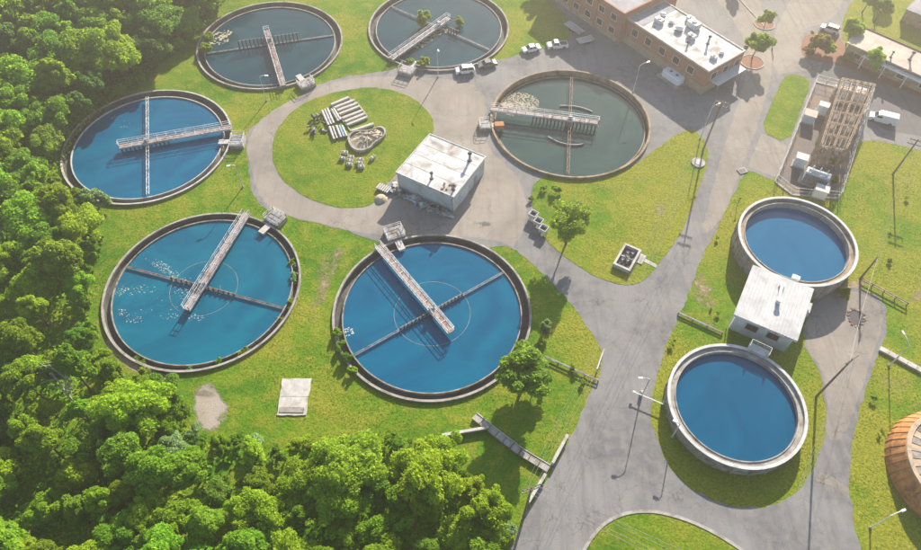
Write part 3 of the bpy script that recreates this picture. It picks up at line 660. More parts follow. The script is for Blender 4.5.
def roof_vent(fr, a, b, z, kind, label, group=None, s=1.0):
    """roof equipment: things of their own standing on a roof"""
    q = fr.p(a, b, z)
    if kind == 'pipe':
        o = empty('vent_pipe', q, label, 'vent', group)
        MB().tube(q, q + up * 1.5 * s, .2 * s, .2 * s, 12).build('pipe', 'steel_grey', o); MB().tube(q + up * 1.52 * s, q + up * 1.8 * s, .36 * s, .2 * s, 12).build('cap', 'dark_metal', o)
        MB().tube(q, q + up * .1, .42 * s, .36 * s, 12).build('flashing', 'dark_metal', o)
    elif kind == 'unit':
        o = empty('roof_unit', q, label, 'roof unit', group)
        MB().box(q + up * .6 * s, (2.0 * s, 1.4 * s, .96 * s), fr.a).build('housing', 'steel_pale', o, bevel=.04); MB().box(q + up * .06 * s, (1.7 * s, 1.1 * s, .11 * s), fr.a).build('base_frame', 'steel_grey', o)
        MB().tube(q + up * 1.09 * s, q + up * 1.2 * s, .45 * s, .45 * s, 16).build('fan_guard', 'dark_metal', o)
    elif kind == 'dome':
        o = empty('roof_fan', q, label, 'roof fan', group)
        MB().lathe([(.01, 1.0 * s), (.4 * s, .95 * s), (.75 * s, .7 * s), (.8 * s, .45 * s), (.55 * s, .42 * s), (.5 * s, 0), (.01, 0)], (0, 0), 18, False).build('hood', 'paint_white', o, world=False, smooth=True)
        MB().box((0, 0, .08 * s), (1.3 * s, 1.3 * s, .16 * s), fr.a).build('curb', 'steel_grey', o, world=False)
    return o
# white roofed shed
SH = 4.5
fs = frame_from((396, 172), (453.7, 197), (431, 134.5), SH)
shed = empty('shed', fs.p(fs.L / 2, fs.D / 2), 'pale shed with a flat stained white roof between the tanks', 'building')
fs.box(MB(), .12, fs.L - .12, .12, fs.D - .12, -.1, SH - .22).build('wall', 'wall_pale', shed)
fs.box(MB(), -.15, fs.L + .15, -.15, fs.D + .15, SH - .217, SH).build('roof', 'roof_white', shed)
fs2 = Frame(fs.p(.12, .12), None, fs.a, fs.L - .24, fs.D - .24)
dm = MB(); c_ = fs2.p(fs2.L + .04, 4.0, 1.5); dm.box(c_, (.08, 3.2, 3.0), fs2.a).build('door', 'paint_cabinet', shed)
dm = MB(); c_ = fs2.p(fs2.L + .04, 8.6, 1.1); dm.box(c_, (.08, 1.1, 2.2), fs2.a).build('door', 'steel_grey', shed)
dm = MB(); c_ = fs2.p(fs2.L + .5, 1.9, 2.4); dm.box(c_, (.95, 1.0, .12), fs2.a).build('canopy', 'wall_pale', shed)
for e, (b0, b1) in enumerate(((0, fs.L), (0, fs.L))):
    bb = -.02 if e == 0 else fs.D + .02
    MB().beam(fs.p(-.1, bb, SH + .05), fs.p(fs.L + .1, bb, SH + .05), .2, .1).build('roof_edge', 'rim_white', shed)
for aa in (-.0, fs.L + .0): MB().beam(fs.p(aa, .1, SH + .05), fs.p(aa, fs.D - .1, SH + .05), .2, .1).build('roof_edge', 'rim_white', shed)
for i in (1, 2, 3): MB().beam(fs.p(.2, fs.D * i / 4, SH + .012), fs.p(fs.L - .2, fs.D * i / 4, SH + .012), .08, .02).build('roof_seam', 'concrete', shed)
MB().beam(fs.p(-.1, -.24, SH - .12), fs.p(fs.L + .1, -.24, SH - .12), .16, .14).build('gutter', 'steel_pale', shed)
for aa in (.4, fs.L - .5): MB().beam(fs.p(aa, .02, 0), fs.p(aa, .02, SH - .24), .12).build('downpipe', 'steel_pale', shed)
roof_vent(fs, fs.L * .53, fs.D * .16, SH, 'pipe', 'short vent pipe on the shed roof near its front edge')
roof_vent(fs, fs.L * .83, fs.D * .80, SH, 'pipe', 'tall vent pipe on the shed roof near its back right corner', s=1.25)
roof_vent(fs, fs.L * .93, fs.D * .13, SH, 'pipe', 'stubby dark vent at the front right corner of the shed roof', s=.8)
qq = fs.p(fs.L * .84, fs.D * .15, SH); rbz = MB()
for i in range(14): rbz.box((qq.x + random.uniform(-1.3, 1.3), qq.y + random.uniform(-.8, .8), SH + .1), (random.uniform(.2, .6), random.uniform(.15, .4), .18), random.random() * 3)
tag(rbz.build('debris_pile', 'steel_rust', loc=qq), 'small heap of rusty debris on the shed roof corner', 'debris')

# pump house between the raised tanks
CH = 4.8
fc = frame_from((735, 314), (797, 340), (755, 267), CH)
ph = empty('pump_house', fc.p(fc.L / 2, fc.D / 2), 'pump house with pale metal roof and two dark windows between the raised tanks', 'building')
fc.box(MB(), .35, fc.L - .35, .35, fc.D - .2, -.1, CH - .35).build('wall', 'wall_pale', ph)
ro = MB(); q0 = [fc.p(-.15, -.15, CH - .34), fc.p(fc.L + .15, -.15, CH - .34), fc.p(fc.L + .15, fc.D + .1, CH - .05), fc.p(-.15, fc.D + .1, CH - .05)]
ro.add(q0 + [p + up * .3 for p in q0], [(3, 2, 1, 0), (4, 5, 6, 7), (0, 1, 5, 4), (1, 2, 6, 5), (2, 3, 7, 6), (3, 0, 4, 7)])
rof = ro.build('roof', 'roof_metal', ph)
ns = 18
for i in range(ns + 1):
    a = fc.L * i / ns
    MB().beam(fc.p(a, -.1, CH - .01), fc.p(a, fc.D + .05, CH + .28), .05, .06).build('seam', 'roof_metal', rof)
fc2 = Frame(fc.p(.35, .35), None, fc.a, fc.L - .7, fc.D - .55)
for a in (2.1, 5.6): window(fc2, ph, 'f', a, a + 2.0, 1.9, 3.5, 'window_brown', 'steel_grey')
MB().box(fc2.p(fc2.L + .05, 3.0, 1.1), (.1, 1.2, 2.2), fc2.a).build('door', 'paint_white', ph)
MB().box(fc2.p(fc2.L + .7, 8.5, 1.6), (1.3, 2.2, 3.2), fc2.a).build('duct', 'rim_white', ph)
MB().beam(fc.p(-.1, -.24, CH - .2), fc.p(fc.L + .1, -.24, CH - .2), .16, .14).build('gutter', 'steel_pale', ph)
MB().beam(fc.p(.05, .18, 0), fc.p(.05, .18, CH - .4), .12).build('downpipe', 'paint_white', ph)
qv = fc.p(fc.L * .55, fc.D * .50, CH + .1)
ex = empty('exhaust_stack', qv, 'bent exhaust duct lying along the pump house roof', 'duct')
MB().tube(qv, qv + up * .9, .38, .36, 14).build('riser', 'steel_pale', ex); MB().tube(qv + up * .92, qv + up * 1.05, .5, .5, 14).build('cap', 'paint_white', ex)
qe = fc.p(fc.L * .52, fc.D * .83, CH + .55); MB().tube(qv + up * .5, qe, .3, .3, 12).build('duct', 'paint_cabinet', ex); MB().box(qe - up * .15, (.8, .8, .6), fc.a).build('end_box', 'paint_white', ex)

# brick building: two blocks
BH = 6.4
fb = frame_from((628, 18), (709, 71), (665.5, 1), BH)
bb = empty('brick_building', fb.p(fb.L / 2, fb.D / 2), 'brown brick building with a flat white roof beside the parking lane', 'building')
fb.box(MB(), 0, fb.L, 0, fb.D, -.1, 2.0).build('wall', 'brick_tan', bb)
fb.box(MB(), .03, fb.L - .03, .03, fb.D - .03, 2.003, BH - .35).build('wall', 'brick', bb)
fb.box(MB(), .1, fb.L - .1, .1, fb.D - .1, BH - .347, BH - .12).build('roof', 'roof_white', bb)
for (a0, a1, b0, b1) in ((-.1, fb.L + .1, -.1, .3), (-.1, fb.L + .1, fb.D - .3, fb.D + .1), (-.1, .3, .303, fb.D - .303), (fb.L - .3, fb.L + .1, .303, fb.D - .303)):
    fb.box(MB(), a0, a1, b0, b1, BH - .345, BH + .06).build('parapet', 'concrete_pale', bb)
fb.box(MB(), .3, 4.2, .31, fb.D - .31, BH - .115, BH - .06).build('roof_strip', 'roof_grey', bb)
for i in range(5):
    a = 2.0 + i * 4.3
    if a + 2 < fb.L: window(fb, bb, 'f', a, a + 1.9, 3.1, 5.0, mull=2)
for i in range(3): window(fb, bb, 'r', 1.6 + i * 4.0, 3.6 + i * 4.0, 3.1, 5.0, mull=1)
MB().box(fb.p(fb.L + 1.2, fb.D * .52, 3.2), (2.4, fb.D * .78, .2), fb.a).build('awning', 'roof_metal', bb)
for b in (.18, .86): MB().beam(fb.p(fb.L + 2.2, fb.D * b, 0), fb.p(fb.L + 2.2, fb.D * b, 3.1), .16).build('awning_post', 'steel_grey', bb)
MB().box(fb.p(fb.L + .05, fb.D * .5, 1.2), (.1, 2.2, 2.4), fb.a).build('door', 'glass_dark', bb)
gr = 'equipment on the white roof of the brick building'
for (a, b, k, lab, s) in ((.22, .38, 'unit', 'square roof unit nearest the left end of the white brick building roof', 1.0), (.17, .60, 'dome', 'white roof fan at the far left of the white roof', .9), (.30, .55, 'dome', 'white dome fan between the two roof units', .8),
                          (.42, .50, 'dome', 'big white dome fan in the middle of the white roof', 1.2), (.47, .78, 'unit', 'large dark roof unit by the back edge of the white roof', 1.4), (.38, .90, 'unit', 'small roof unit at the back parapet of the white roof', .9),
                          (.57, .50, 'unit', 'pale roof unit right of the middle of the white roof', .9), (.60, .36, 'pipe', 'vent pipe standing before the pale roof unit', 1.0), (.72, .62, 'pipe', 'lone vent pipe on the right half of the white roof', 1.2), (.90, .58, 'dome', 'reddish capped fan near the right end of the white roof', .7), (.90, .36, 'unit', 'low unit at the right end of the white roof', .7)):
    roof_vent(fb, fb.L * a, fb.D * b, BH - .12, k, lab, gr, s)
# taller left block
L2 = 26.0
fl = Frame(fb.p(-L2 - .02, -1.6), None, fb.a, L2, fb.D + 7)
LH = 8.2
bl = empty('brick_building', fl.p(fl.L / 2, fl.D / 2), 'taller red brick block with a grey roof at the top edge', 'building')
fl.box(MB(), 0, fl.L, 0, fl.D, -.1, 1.2).build('wall', 'brick_tan', bl)
fl.box(MB(), .03, fl.L - .03, .03, fl.D - .03, 1.203, LH - .3).build('wall', 'brick', bl)
fl.box(MB(), .1, fl.L - .1, .1, fl.D - .1, LH - .297, LH - .1).build('roof', 'roof_grey', bl)
for (a0, a1, b0, b1) in ((-.1, fl.L + .1, -.1, .3), (-.1, fl.L + .1, fl.D - .3, fl.D + .1), (-.1, .3, .303, fl.D - .303), (fl.L - .3, fl.L + .1, .303, fl.D - .303)):
    fl.box(MB(), a0, a1, b0, b1, LH - .295, LH + .06).build('parapet', 'brick', bl)
for i in range(6):
    a = 1.6 + i * 4.1
    for z0 in (1.6, 5.0): window(fl, bl, 'f', a, a + 2.0, z0, z0 + 1.7, mull=2)
for i in range(4):
    MB().box(fl.p(.9 + i * 8.2 if i < 3 else fl.L - .5, -.08, 3.9), (.5, .2, 7.4), fl.a).build('pilaster', 'brick', bl)
# white tank on a kerbed base beside the brick wall
q = g(672, 80); wt = empty('storage_tank', q, 'white rounded storage tank with two hatches against the brick wall', 'tank', rz=fb.a)
MB().box((0, 0, .15), (6.6, 3.6, .3)).build('base_slab', 'concrete', wt, world=False)
bm_ = MB().prism([(x, y) for x, y in ((-2.7, -.7), (-2.2, -1.25), (2.2, -1.25), (2.7, -.7), (2.7, .7), (2.2, 1.25), (-2.2, 1.25), (-2.7, .7))], .303, 1.9)
bm_.build('tank_body', 'paint_white', wt, world=False, bevel=.22)
for x in (-.9, .9): MB().tube((x, 0, 1.88), (x, 0, 2.05), .32, .3, 14).build('hatch', 'dark_metal', wt, world=False)

# beige long building at the right
GH2 = 4.0
fg = frame_from((848, 42.5), (921, 75), (855.6, 24), GH2); fg.L += 22
bg2 = empty('long_building', fg.p(fg.L / 2, fg.D / 2), 'long low building with a beige roof at the upper right edge', 'building')
fg.box(MB(), .3, fg.L - .3, .3, fg.D - .3, -.1, GH2 - .25).build('wall', 'concrete_tan', bg2)
fg.box(MB(), -.3, fg.L + .3, -.1, fg.D + .2, GH2 - .247, GH2).build('roof', 'roof_beige', bg2)
fg.box(MB(), 4.5, fg.L, -1.5, -.103, GH2 - .9, GH2 - .7).build('porch_roof', 'rim_white', bg2)
for i in range(7): MB().beam(fg.p(5 + i * 5, -1.35, 0), fg.p(5 + i * 5, -1.35, GH2 - .9), .16).build('porch_post', 'paint_white', bg2)
MB().beam(fg.p(-.2, fg.D + .1, GH2 + .12), fg.p(fg.L + .2, fg.D + .1, GH2 + .12), .25, .22).build('roof_edge', 'mulch', bg2)
fgw = Frame(fg.p(.3, .3), None, fg.a, fg.L - .6, fg.D)
for i in range(6): window(fgw, bg2, 'f', 2 + i * 5.2, 3.8 + i * 5.2, 1.0, 2.4)
for i in range(1, 9): MB().beam(fg.p(fg.L * i / 9, 0, GH2 + .012), fg.p(fg.L * i / 9, fg.D, GH2 + .012), .07, .02).build('roof_seam', 'concrete', bg2)
roof_vent(fg, 9.5, 1.6, GH2, 'pipe', 'left of the two dark vents on the beige roof', 'vents on the beige roof', .9)
roof_vent(fg, 13.0, 3.8, GH2, 'pipe', 'right and larger of the two dark vents on the beige roof', 'vents on the beige roof', 1.2)
# far building clipped by the top right corner
ff = Frame(g(906, 8.7, 3.5), None, fg.a, 30, 18)
bf = empty('far_building', ff.p(15, 9), 'grey roofed building just showing in the top right corner', 'building')
ff.box(MB(), .2, 29.8, .2, 17.8, -.1, 3.3).build('wall', 'concrete_tan', bf); ff.box(MB(), 0, 30, 0, 18, 3.303, 3.5).build('roof', 'roof_grey', bf)

# ---------------------------------------------------------------- substation
comp = [(815, 82), (870, 96), (838, 199), (792, 195), (775, 182)]
sheet('substation_yard', ppoly(comp, 0), .03, 'gravel_dark', label='gravel yard of the electrical substation')
fpts = [g(*p) for p in comp]
fe = empty('wire_fence', fpts[0], 'thin wire fence on pale posts round the substation yard', 'fence')
for i in range(5):
    a, b = fpts[i], fpts[(i + 1) % 5]; k = max(2, round((b - a).length / 2.6))
    for j in range(k): q = a.lerp(b, j / k); MB().beam(q, q + up * 2.1, .11).build('post', 'steel_pale', fe)
    for z in (.35, 1.2, 2.05): MB().beam(a + up * z, b + up * z, .05).build('rail', 'steel_pale', fe)
    MB().beam(a + up * .08, b + up * .08, .3, .16).build('footing', 'concrete', fe)
# steel bus structure
A0, A1, B0, B1 = g(831, 99), g(862, 105), g(809, 166), g(833, 170)
st = empty('steel_gantry', (A0 + A1 + B0 + B1) / 4, 'rusty lattice steel gantry in the middle of the substation', 'gantry')
HB = 5.5; nb = 7
def lattice(mb, a, b, w_=.5, th=.08):
    a, b = Vector(a), Vector(b); d = (b - a).normalized(); sd = d.cross(up) if abs(d.z) < .9 else Vector((1, 0, 0)); sd.normalize(); s2 = sd.cross(d).normalized()
    cs = [(sd * i + s2 * j) * w_ / 2 for i, j in ((-1, -1), (1, -1), (1, 1), (-1, 1))]
    for o_ in cs: mb.beam(a + o_, b + o_, th)
    k = max(2, int((b - a).length / (w_ * 1.6)))
    for i in range(k):
        for q in range(4):
            o0, o1 = (cs[q], cs[(q + 1) % 4]) if i % 2 else (cs[(q + 1) % 4], cs[q]); mb.beam(a.lerp(b, i / k) + o0, a.lerp(b, (i + 1) / k) + o1, th * .7)
    return mb
for i in range(nb):
    t = i / (nb - 1); l, r = A0.lerp(B0, t), A1.lerp(B1, t)
    for q in (l, r, l.lerp(r, .5)): lattice(MB(), q, q + up * HB, .42).build('column', 'steel_tan', st)
    for z in (HB, HB - 2.0): lattice(MB(), l + up * z, r + up * z, .4).build('cross_girder', 'steel_tan', st)
for s1 in (0, .5, 1):
    lattice(MB(), A0.lerp(A1, s1) + up * (HB + .3), B0.lerp(B1, s1) + up * (HB + .3), .3, .06).build('girder', 'steel_tan', st)
for i in range(14):
    for s1 in (.12, .3, .7, .88):
        q = A0.lerp(B0, (i + .5) / 14).lerp(A1.lerp(B1, (i + .5) / 14), s1) + up * HB
        MB().tube(q - up * 1.1, q + up * .5, .12, .09, 8).build('insulator', 'concrete_pale' if (i + int(s1 * 10)) % 3 else 'steel_tan', st)
for s1 in (.12, .3, .7, .88): MB().tube(A0.lerp(A1, s1) + up * (HB + .55), B0.lerp(B1, s1) + up * (HB + .55), .035, .035, 6).build('busbar', 'steel_tan', st)
for i, s1 in enumerate((.1, .35, .6, .85)):
    q = A0.lerp(A1, s1) + (A0 - B0).normalized() * 1.6; MB().box(q + up * 1.2, (1.8, 1.3, 2.4), -.3).build('switch_box', 'paint_white', st)
def cabinet(px, size, label, m='paint_cabinet', roof='rim_white', rz=-.45):
    q = g(*px); o = empty('equipment_cabinet', q, label, 'cabinet', 'cabinets in the substation', rz)
    sx, sy, sz = size
    MB().box((0, 0, .1), (sx + .5, sy + .5, .2)).build('plinth', 'concrete', o, world=False)
    MB().box((0, 0, .2 + sz / 2), (sx, sy, sz - .01)).build('housing', m, o, world=False, bevel=.03)
    MB().box((0, 0, .2 + sz + .06), (sx + .2, sy + .2, .1)).build('lid', roof, o, world=False)
    for s1 in (-1, 1): MB().box((s1 * sx / 4, -sy / 2 - .02, .2 + sz / 2), (sx / 2 - .12, .04, sz - .4)).build('door', m, o, world=False)
    return o
cabinet((820, 113), (2.0, 1.6, 2.2), 'pale blue cabinet beside the gantry, nearest the car park')
cabinet((807, 121), (2.4, 2.2, 2.0), 'cabinet with a pinkish roof by the left substation fence', roof='roof_beige')
cabinet((798, 165), (2.2, 1.8, 2.2), 'pale cabinet at the lower left corner of the substation')
cabinet((818, 196), (2.4, 1.8, 2.0), 'white cabinet against the bottom fence of the substation', m='paint_white')
cabinet((858, 98), (2.2, 1.6, 2.0), 'white cabinet at the top right corner of the substation', m='paint_white')
# transformer
q = g(813, 183); tr = empty('transformer', q, 'grey finned power transformer below the steel gantry', 'transformer', rz=-.5)
MB().box((0, 0, .2), (5.8, 3.0, .4)).build('plinth', 'concrete', tr, world=False); MB().box((0, 0, 1.65), (4.6, 1.7, 2.5)).build('tank_body', 'paint_cabinet', tr, world=False, bevel=.08)
for i in range(12): MB().box((-2.1 + i * .38, -1.15, 1.6), (.1, .55, 1.9)).build('cooling_fin', 'steel_grey', tr, world=False)
for x in (-1.4, 0, 1.4): MB().tube((x, .2, 2.9), (x, .3, 4.0), .2, .1, 10).build('bushing', 'steel_pale', tr, world=False)
MB().tube((-2.0, -.5, 3.35), (1.6, -.5, 3.35), .32, .32, 14).build('oil_conservator', 'paint_cabinet', tr, world=False)
MB().box((-1.8, -.5, 3.0), (.15, .3, .25)).build('bracket', 'steel_grey', tr, world=False); MB().box((1.4, -.5, 3.0), (.15, .3, .25)).build('bracket', 'steel_grey', tr, world=False)

# ---------------------------------------------------------------- poles, lamps, wires
def utility_pole(base, h, label, arm_dir, arms=1, aw=2.6, rad=.17):
    q = Vector(base); o = empty('utility_pole', q, label, 'pole', 'wooden utility poles with wires')
    MB().tube(q - up * .3, q + up * h, rad * 1.25, rad * .75, 10).build('pole', 'wood_pole', o)
    d = Vector((math.cos(arm_dir), math.sin(arm_dir), 0)); ends = []
    for i in range(arms):
        z = h - .35 - i * 1.0
        ca = MB().beam(q - d * aw / 2 + up * z, q + d * aw / 2 + up * z, .16, .18).build('crossarm', 'wood_pole', o)
        for s1 in (-1, -.45, .45, 1):
            e = q + d * aw / 2 * s1 * .95 + up * (z + .09)
            MB().tube(e, e + up * .28, .07, .05, 8).build('insulator', 'concrete_pale', ca)
            if i == 0: ends.append(e + up * .28)
    return o, ends
def wire(a, b, label, sag=.9, r=.022):
    a, b = Vector(a), Vector(b); k = 14
    pts = [a.lerp(b, i / k) - up * sag * 4 * (i / k) * (1 - i / k) for i in range(k + 1)]
    tag(MB().path(pts, r, 5).build('overhead_wire', 'wire'), label, 'wire', 'overhead wires between the poles')
pA, eA = utility_pole(g(816, 397), 12.6, 'leaning looking bare wooden pole beside the low raised tank', R_(30), 1)
pB, eB = utility_pole(g(524, 516), 12.5, 'wooden pole at the end of the white railing beside the bottom wood', R_(20), 2)
offp = g(764, 595, 12.3); offp.z = 0
pC, eC = utility_pole(offp, 12.3, 'wooden pole just below the bottom edge by the road fork', R_(40), 1)
pD, eD = utility_pole(g(703, 150), 13.0, 'tall wooden pole on the lawn corner beside the brick building', R_(-20), 2)
pE, eE = utility_pole(g(893, 174), 9.5, 'wooden pole with crossarms on the grass right of the substation', R_(-25), 2)
pF, eF = utility_pole(g(860, 279), 6.5, 'short wooden pole at the end of the guard rail below the tall tank', R_(60), 1, aw=1.6)
for i in range(4):
    n_ = ('outermost left', 'inner left', 'inner right', 'outermost right')[i]
    wire(eA[i], eC[i], f'{n_} wire from the bare pole by the low tank to the bottom edge')
    wire(eB[i], eC[i], f'{n_} wire crossing the road fork at the bottom')
    wire(eD[i], eB[i], f'{n_} wire running along the main road', 1.6)
for i in (0, 2): wire(eE[i], eF[i], ('left' if i == 0 else 'right') + ' wire slanting down the grass right of the tall tank', .5)
wire(eE[3], g(930, 60, 8), 'wire from the crossarm pole toward the beige building', .6)
wire(eA[1], eF[1], 'thin wire from the bare pole up to the guard rail pole', .6)

def lamp_post(px, h, label, adir, aw=1.6, m='steel_pale', zbase=0, r=.09):
    q = g(*px, zbase); o = empty('lamp_post', q, label, 'lamp', 'street lamps of the plant')
    d = Vector((math.cos(adir), math.sin(adir), 0))
    MB().tube(q, q + up * h, r * 1.3, r * .8, 8).build('post', m, o)
    MB().tube(q, q + up * .35, .22, .18, 10).build('base', 'concrete', o)
    ar = MB().path([q + up * (h - .02), q + d * aw * .5 + up * (h + .3), q + d * aw + up * (h + .35)], r * .7, 6).build('arm', m, o)
    e = q + d * (aw + .3) + up * (h + .33)
    MB().box(e, (.8, .34, .16), adir, .15).build('lamp_head', 'paint_white', ar)
    MB().box(e - up * .09, (.5, .24, .03), adir).build('lens', 'lamp_clear', ar)
    return o
lamp_post((266.5, 101), 6.6, 'slim lamp post on the grass below the top left tank', R_(0), 1.2)
lamp_post((438, 77), 7.4, 'white lamp post at the kerb of the top edge tank', R_(-70), .5)
lamp_post((243, 187), 6.0, 'short lamp post on the grass between the two left tanks', R_(200), .9)
lamp_post((633, 92), 7.2, 'lamp post with a bent arm in front of the brick wall', R_(25), 1.8)
lamp_post((888.6, 366), 6.6, 'lamp post beside the long white beam at right', R_(100), 2.0)
lamp_post((870, 528), 5.8, 'white lamp post on the grass at the bottom right', R_(20), 1.6, 'paint_white')
lamp_post((700, 139), 8.6, 'lamp post at the lawn corner across from the brick building', R_(30), 1.6)
lamp_post((641, 397), 6.2, 'lamp post beside the barrier on the main road', R_(180), 1.2)
lamp_post((672, 437), 4.6, 'white lamp on the wall of the low raised tank', R_(150), .5, 'steel_pale')

# ---------------------------------------------------------------- vehicles
def car_shape(root, L, W_, body, prof, cabin, wheelr=.33, wx=(.19, .80), extra=None):
    """prof: side outline (x along length 0..1, z m); cabin: (x0,x1,x2,x3,zb,zt) glass house"""
    hw = W_ / 2; sec = []
    P = []; n = len(prof)
    rows = [(-1, .0), (-.94, 1), (.94, 1), (1, .0)]
    mb = MB()
    for s1, k in ((-1, .93), (-.9, 1.0), (.9, 1.0), (1, .93)):
        P += [((x - .5) * L * (.992 if abs(s1) == 1 else 1), s1 * hw, z0 + (z - z0) * k) for x, z, z0 in [(x, z, .32) for x, z in prof]]
    F = []
    for r in range(3):
        for i in range(n): j = (i + 1) % n; F.append((r * n + i, r * n + j, (r + 1) * n + j, (r + 1) * n + i))
    F += [tuple(range(n)), tuple(range(3 * n, 4 * n))[::-1]]
    mb.add(P, F); mb.build('body', body, root, world=False, bevel=.05)
    x0, x1, x2, x3, zb, zt = cabin
    X = [(x - .5) * L for x in (x0, x1, x2, x3)]; w0, w1 = hw * .90, hw * .74
    def quad(a, name, m='glass_dark'): MB().add(a, [(0, 1, 2, 3)]).build(name, m, root, world=False)
    gl = MB().add([(X[0], -w0, zb), (X[3], -w0, zb), (X[3], w0, zb), (X[0], w0, zb), (X[1], -w1, zt), (X[2], -w1, zt), (X[2], w1, zt), (X[1], w1, zt)], [(0, 1, 5, 4), (1, 2, 6, 5), (2, 3, 7, 6), (3, 0, 4, 7)])
    gl.build('windows', 'glass_dark', root, world=False)
    rf = MB().box(((X[1] + X[2]) / 2, 0, zt + .035), (X[2] - X[1] + .06, 2 * w1 + .06, .07)).build('roof', body, root, world=False, bevel=.03)
    pm = MB()
    for sg in (-1, 1):
        pm.beam((X[0], sg * w0, zb), (X[1], sg * w1, zt), .07); pm.beam((X[3], sg * w0, zb), (X[2], sg * w1, zt), .09)
        xm = (X[1] * .5 + X[2] * .5); pm.beam((xm, sg * (w0 + .012), zb), (xm, sg * (w1 + .012), zt), .08)
    pm.build('pillars', body, root, world=False)
    for x in wx:
        for sg in (-1, 1):
            wq = MB().tube(((x - .5) * L, sg * (hw - .2), wheelr), ((x - .5) * L, sg * (hw + .015), wheelr), wheelr, wheelr, 18).build('wheel', 'tyre', root, world=False)
            MB().tube(((x - .5) * L, sg * (hw + .01), wheelr), ((x - .5) * L, sg * (hw + .03), wheelr), wheelr * .6, wheelr * .55, 12).build('rim', 'paint_silver', wq, world=False)
    for sg in (-1, 1):
        MB().box((-L / 2 + .05, sg * hw * .7, .68), (.14, .34, .16)).build('headlight', 'lamp_clear', root, world=False)
        MB().box((L / 2 - .05, sg * hw * .75, .74), (.14, .24, .2)).build('taillight', 'lamp_red', root, world=False)
def car(px, heading, label, kind, body):
    q = g(*px); q.z = .022
    o = empty('parked_car' if kind != 'van' else 'parked_van', q, label, 'car' if kind != 'van' else 'van', 'cars parked along the yard', heading)
    if kind == 'sedan': car_shape(o, 4.5, 1.8, body, [(0, .32), (0, .72), (.04, .82), (.26, .94), (.80, .98), (.97, .92), (1, .8), (1, .32)], (.24, .38, .66, .82, .93, 1.42))
    elif kind == 'wagon': car_shape(o, 4.5, 1.85, body, [(0, .32), (0, .8), (.04, .92), (.24, 1.02), (.97, 1.05), (1, .9), (1, .32)], (.22, .34, .88, .97, 1.0, 1.62), .35)
    elif kind == 'pickup':
        car_shape(o, 5.0, 1.9, body, [(0, .32), (0, .85), (.04, .98), (.26, 1.05), (.99, 1.05), (1, .9), (1, .32)], (.24, .33, .52, .58, 1.04, 1.68), .37)
        MB().box((1.45, 0, 1.06), (1.7, 1.5, .04)).build('cargo_bed', 'dark_metal', o, world=False)
    elif kind == 'van':
        car_shape(o, 5.6, 2.0, body, [(0, .35), (0, .95), (.05, 1.12), (.20, 1.25), (.30, 1.85), (.34, 2.15), (.99, 2.2), (1, 2.0), (1, .35)], (.17, .275, .29, .30, 1.26, 1.85), .36, (.17, .8))
        for sg in (-1, 1): MB().box((-.9, sg * 1.003, 1.6), (1.0, .03, .5)).build('side_window', 'glass_dark', o, world=False)
    return o
def hdg(a, b): d = g(*b) - g(*a); return math.atan2(d.y, d.x)
car((465, 72), hdg((456, 72), (474, 70)), 'white car parked nearer the lamp post below the top edge tank', 'wagon', 'paint_white')
car((487, 66), hdg((478, 67.5), (496, 64)), 'grey car parked just right of the white one by the top edge tank', 'sedan', 'paint_silver')
car((531, 50.5), hdg((522, 52), (540, 48.5)), 'white sedan parked alone at the corner of the yellow green lawn', 'sedan', 'paint_white')
car((557, 47), hdg((548, 47.5), (567, 46)), 'white pickup parked near the trailers by the brick block', 'pickup', 'paint_white')
car((881, 121), hdg((868, 118), (895, 125)), 'white van parked beside the substation fence', 'van', 'paint_white')
car((829, 31), hdg((818, 28), (836, 34)), 'white car half hidden behind the red bush', 'wagon', 'paint_white')
# flat trailers by the brick block
def trailer(px, hd, L, label):
    q = g(*px); q.z = .02; o = empty('flat_trailer', q, label, 'trailer', 'trailers by the brick block', hd)
    for s1 in (-1, 1): MB().box((0, s1 * .95, .75), (L, .14, .2)).build('side_rail', 'steel_pale', o, world=False)
    k = int(L / .55)
    for i in range(k): MB().box((-L / 2 + (i + .5) * L / k, 0, .8), (L / k - .1, 1.76, .08)).build('plank', 'concrete_pale', o, world=False)
    for x in (-.4, .5):
        for s1 in (-1, 1): MB().tube((x, s1 * .75, .33), (x, s1 * 1.0, .33), .33, .33, 14).build('wheel', 'tyre', o, world=False)
    MB().beam((-L / 2, 0, .7), (-L / 2 - 1.4, 0, .55), .14).build('drawbar', 'steel_grey', o, world=False)
trailer((574, 30), fb.a, 5.5, 'pale slatted flat trailer farther from the yard corner')
trailer((585, 42), fb.a + R_(75), 4.2, 'pale flat trailer parked crosswise at the yard corner')

# ---------------------------------------------------------------- pipe store on the round lawn
def z5(x, y): return (300 + x / 6.11, 85 + y / 6.11)
def store(a, b, name, label, m, group, r=.26, z=0, shape='tube'):
    a, b = g(*z5(*a), .3), g(*z5(*b), .3); a.z = b.z = .05 + r + z
    c_ = (a + b) / 2
    mb = MB()
    if shape == 'beam': mb.beam(a, b, r * 2, r * 1.6); return tag(mb.build(name, m, loc=c_, bevel=.03), label, 'beam', group)
    d = (b - a).normalized(); u = d.cross(up).normalized(); v = u.cross(d); n = 12; P = []
    for p, rr in ((a, r), (b, r), (b, r * .8), (a, r * .8)):
        P += [p + (u * math.cos(2 * math.pi * i / n) + v * math.sin(2 * math.pi * i / n)) * rr for i in range(n)]
    F = [(k * n + i, k * n + (i + 1) % n, ((k + 1) % 4) * n + (i + 1) % n, ((k + 1) % 4) * n + i) for k in range(4) for i in range(n)]
    mb.add(P, F); return tag(mb.build(name, m, loc=c_), label, 'pipe', group)
ordw = ('first', 'second', 'third', 'fourth', 'fifth', 'sixth', 'seventh', 'eighth')
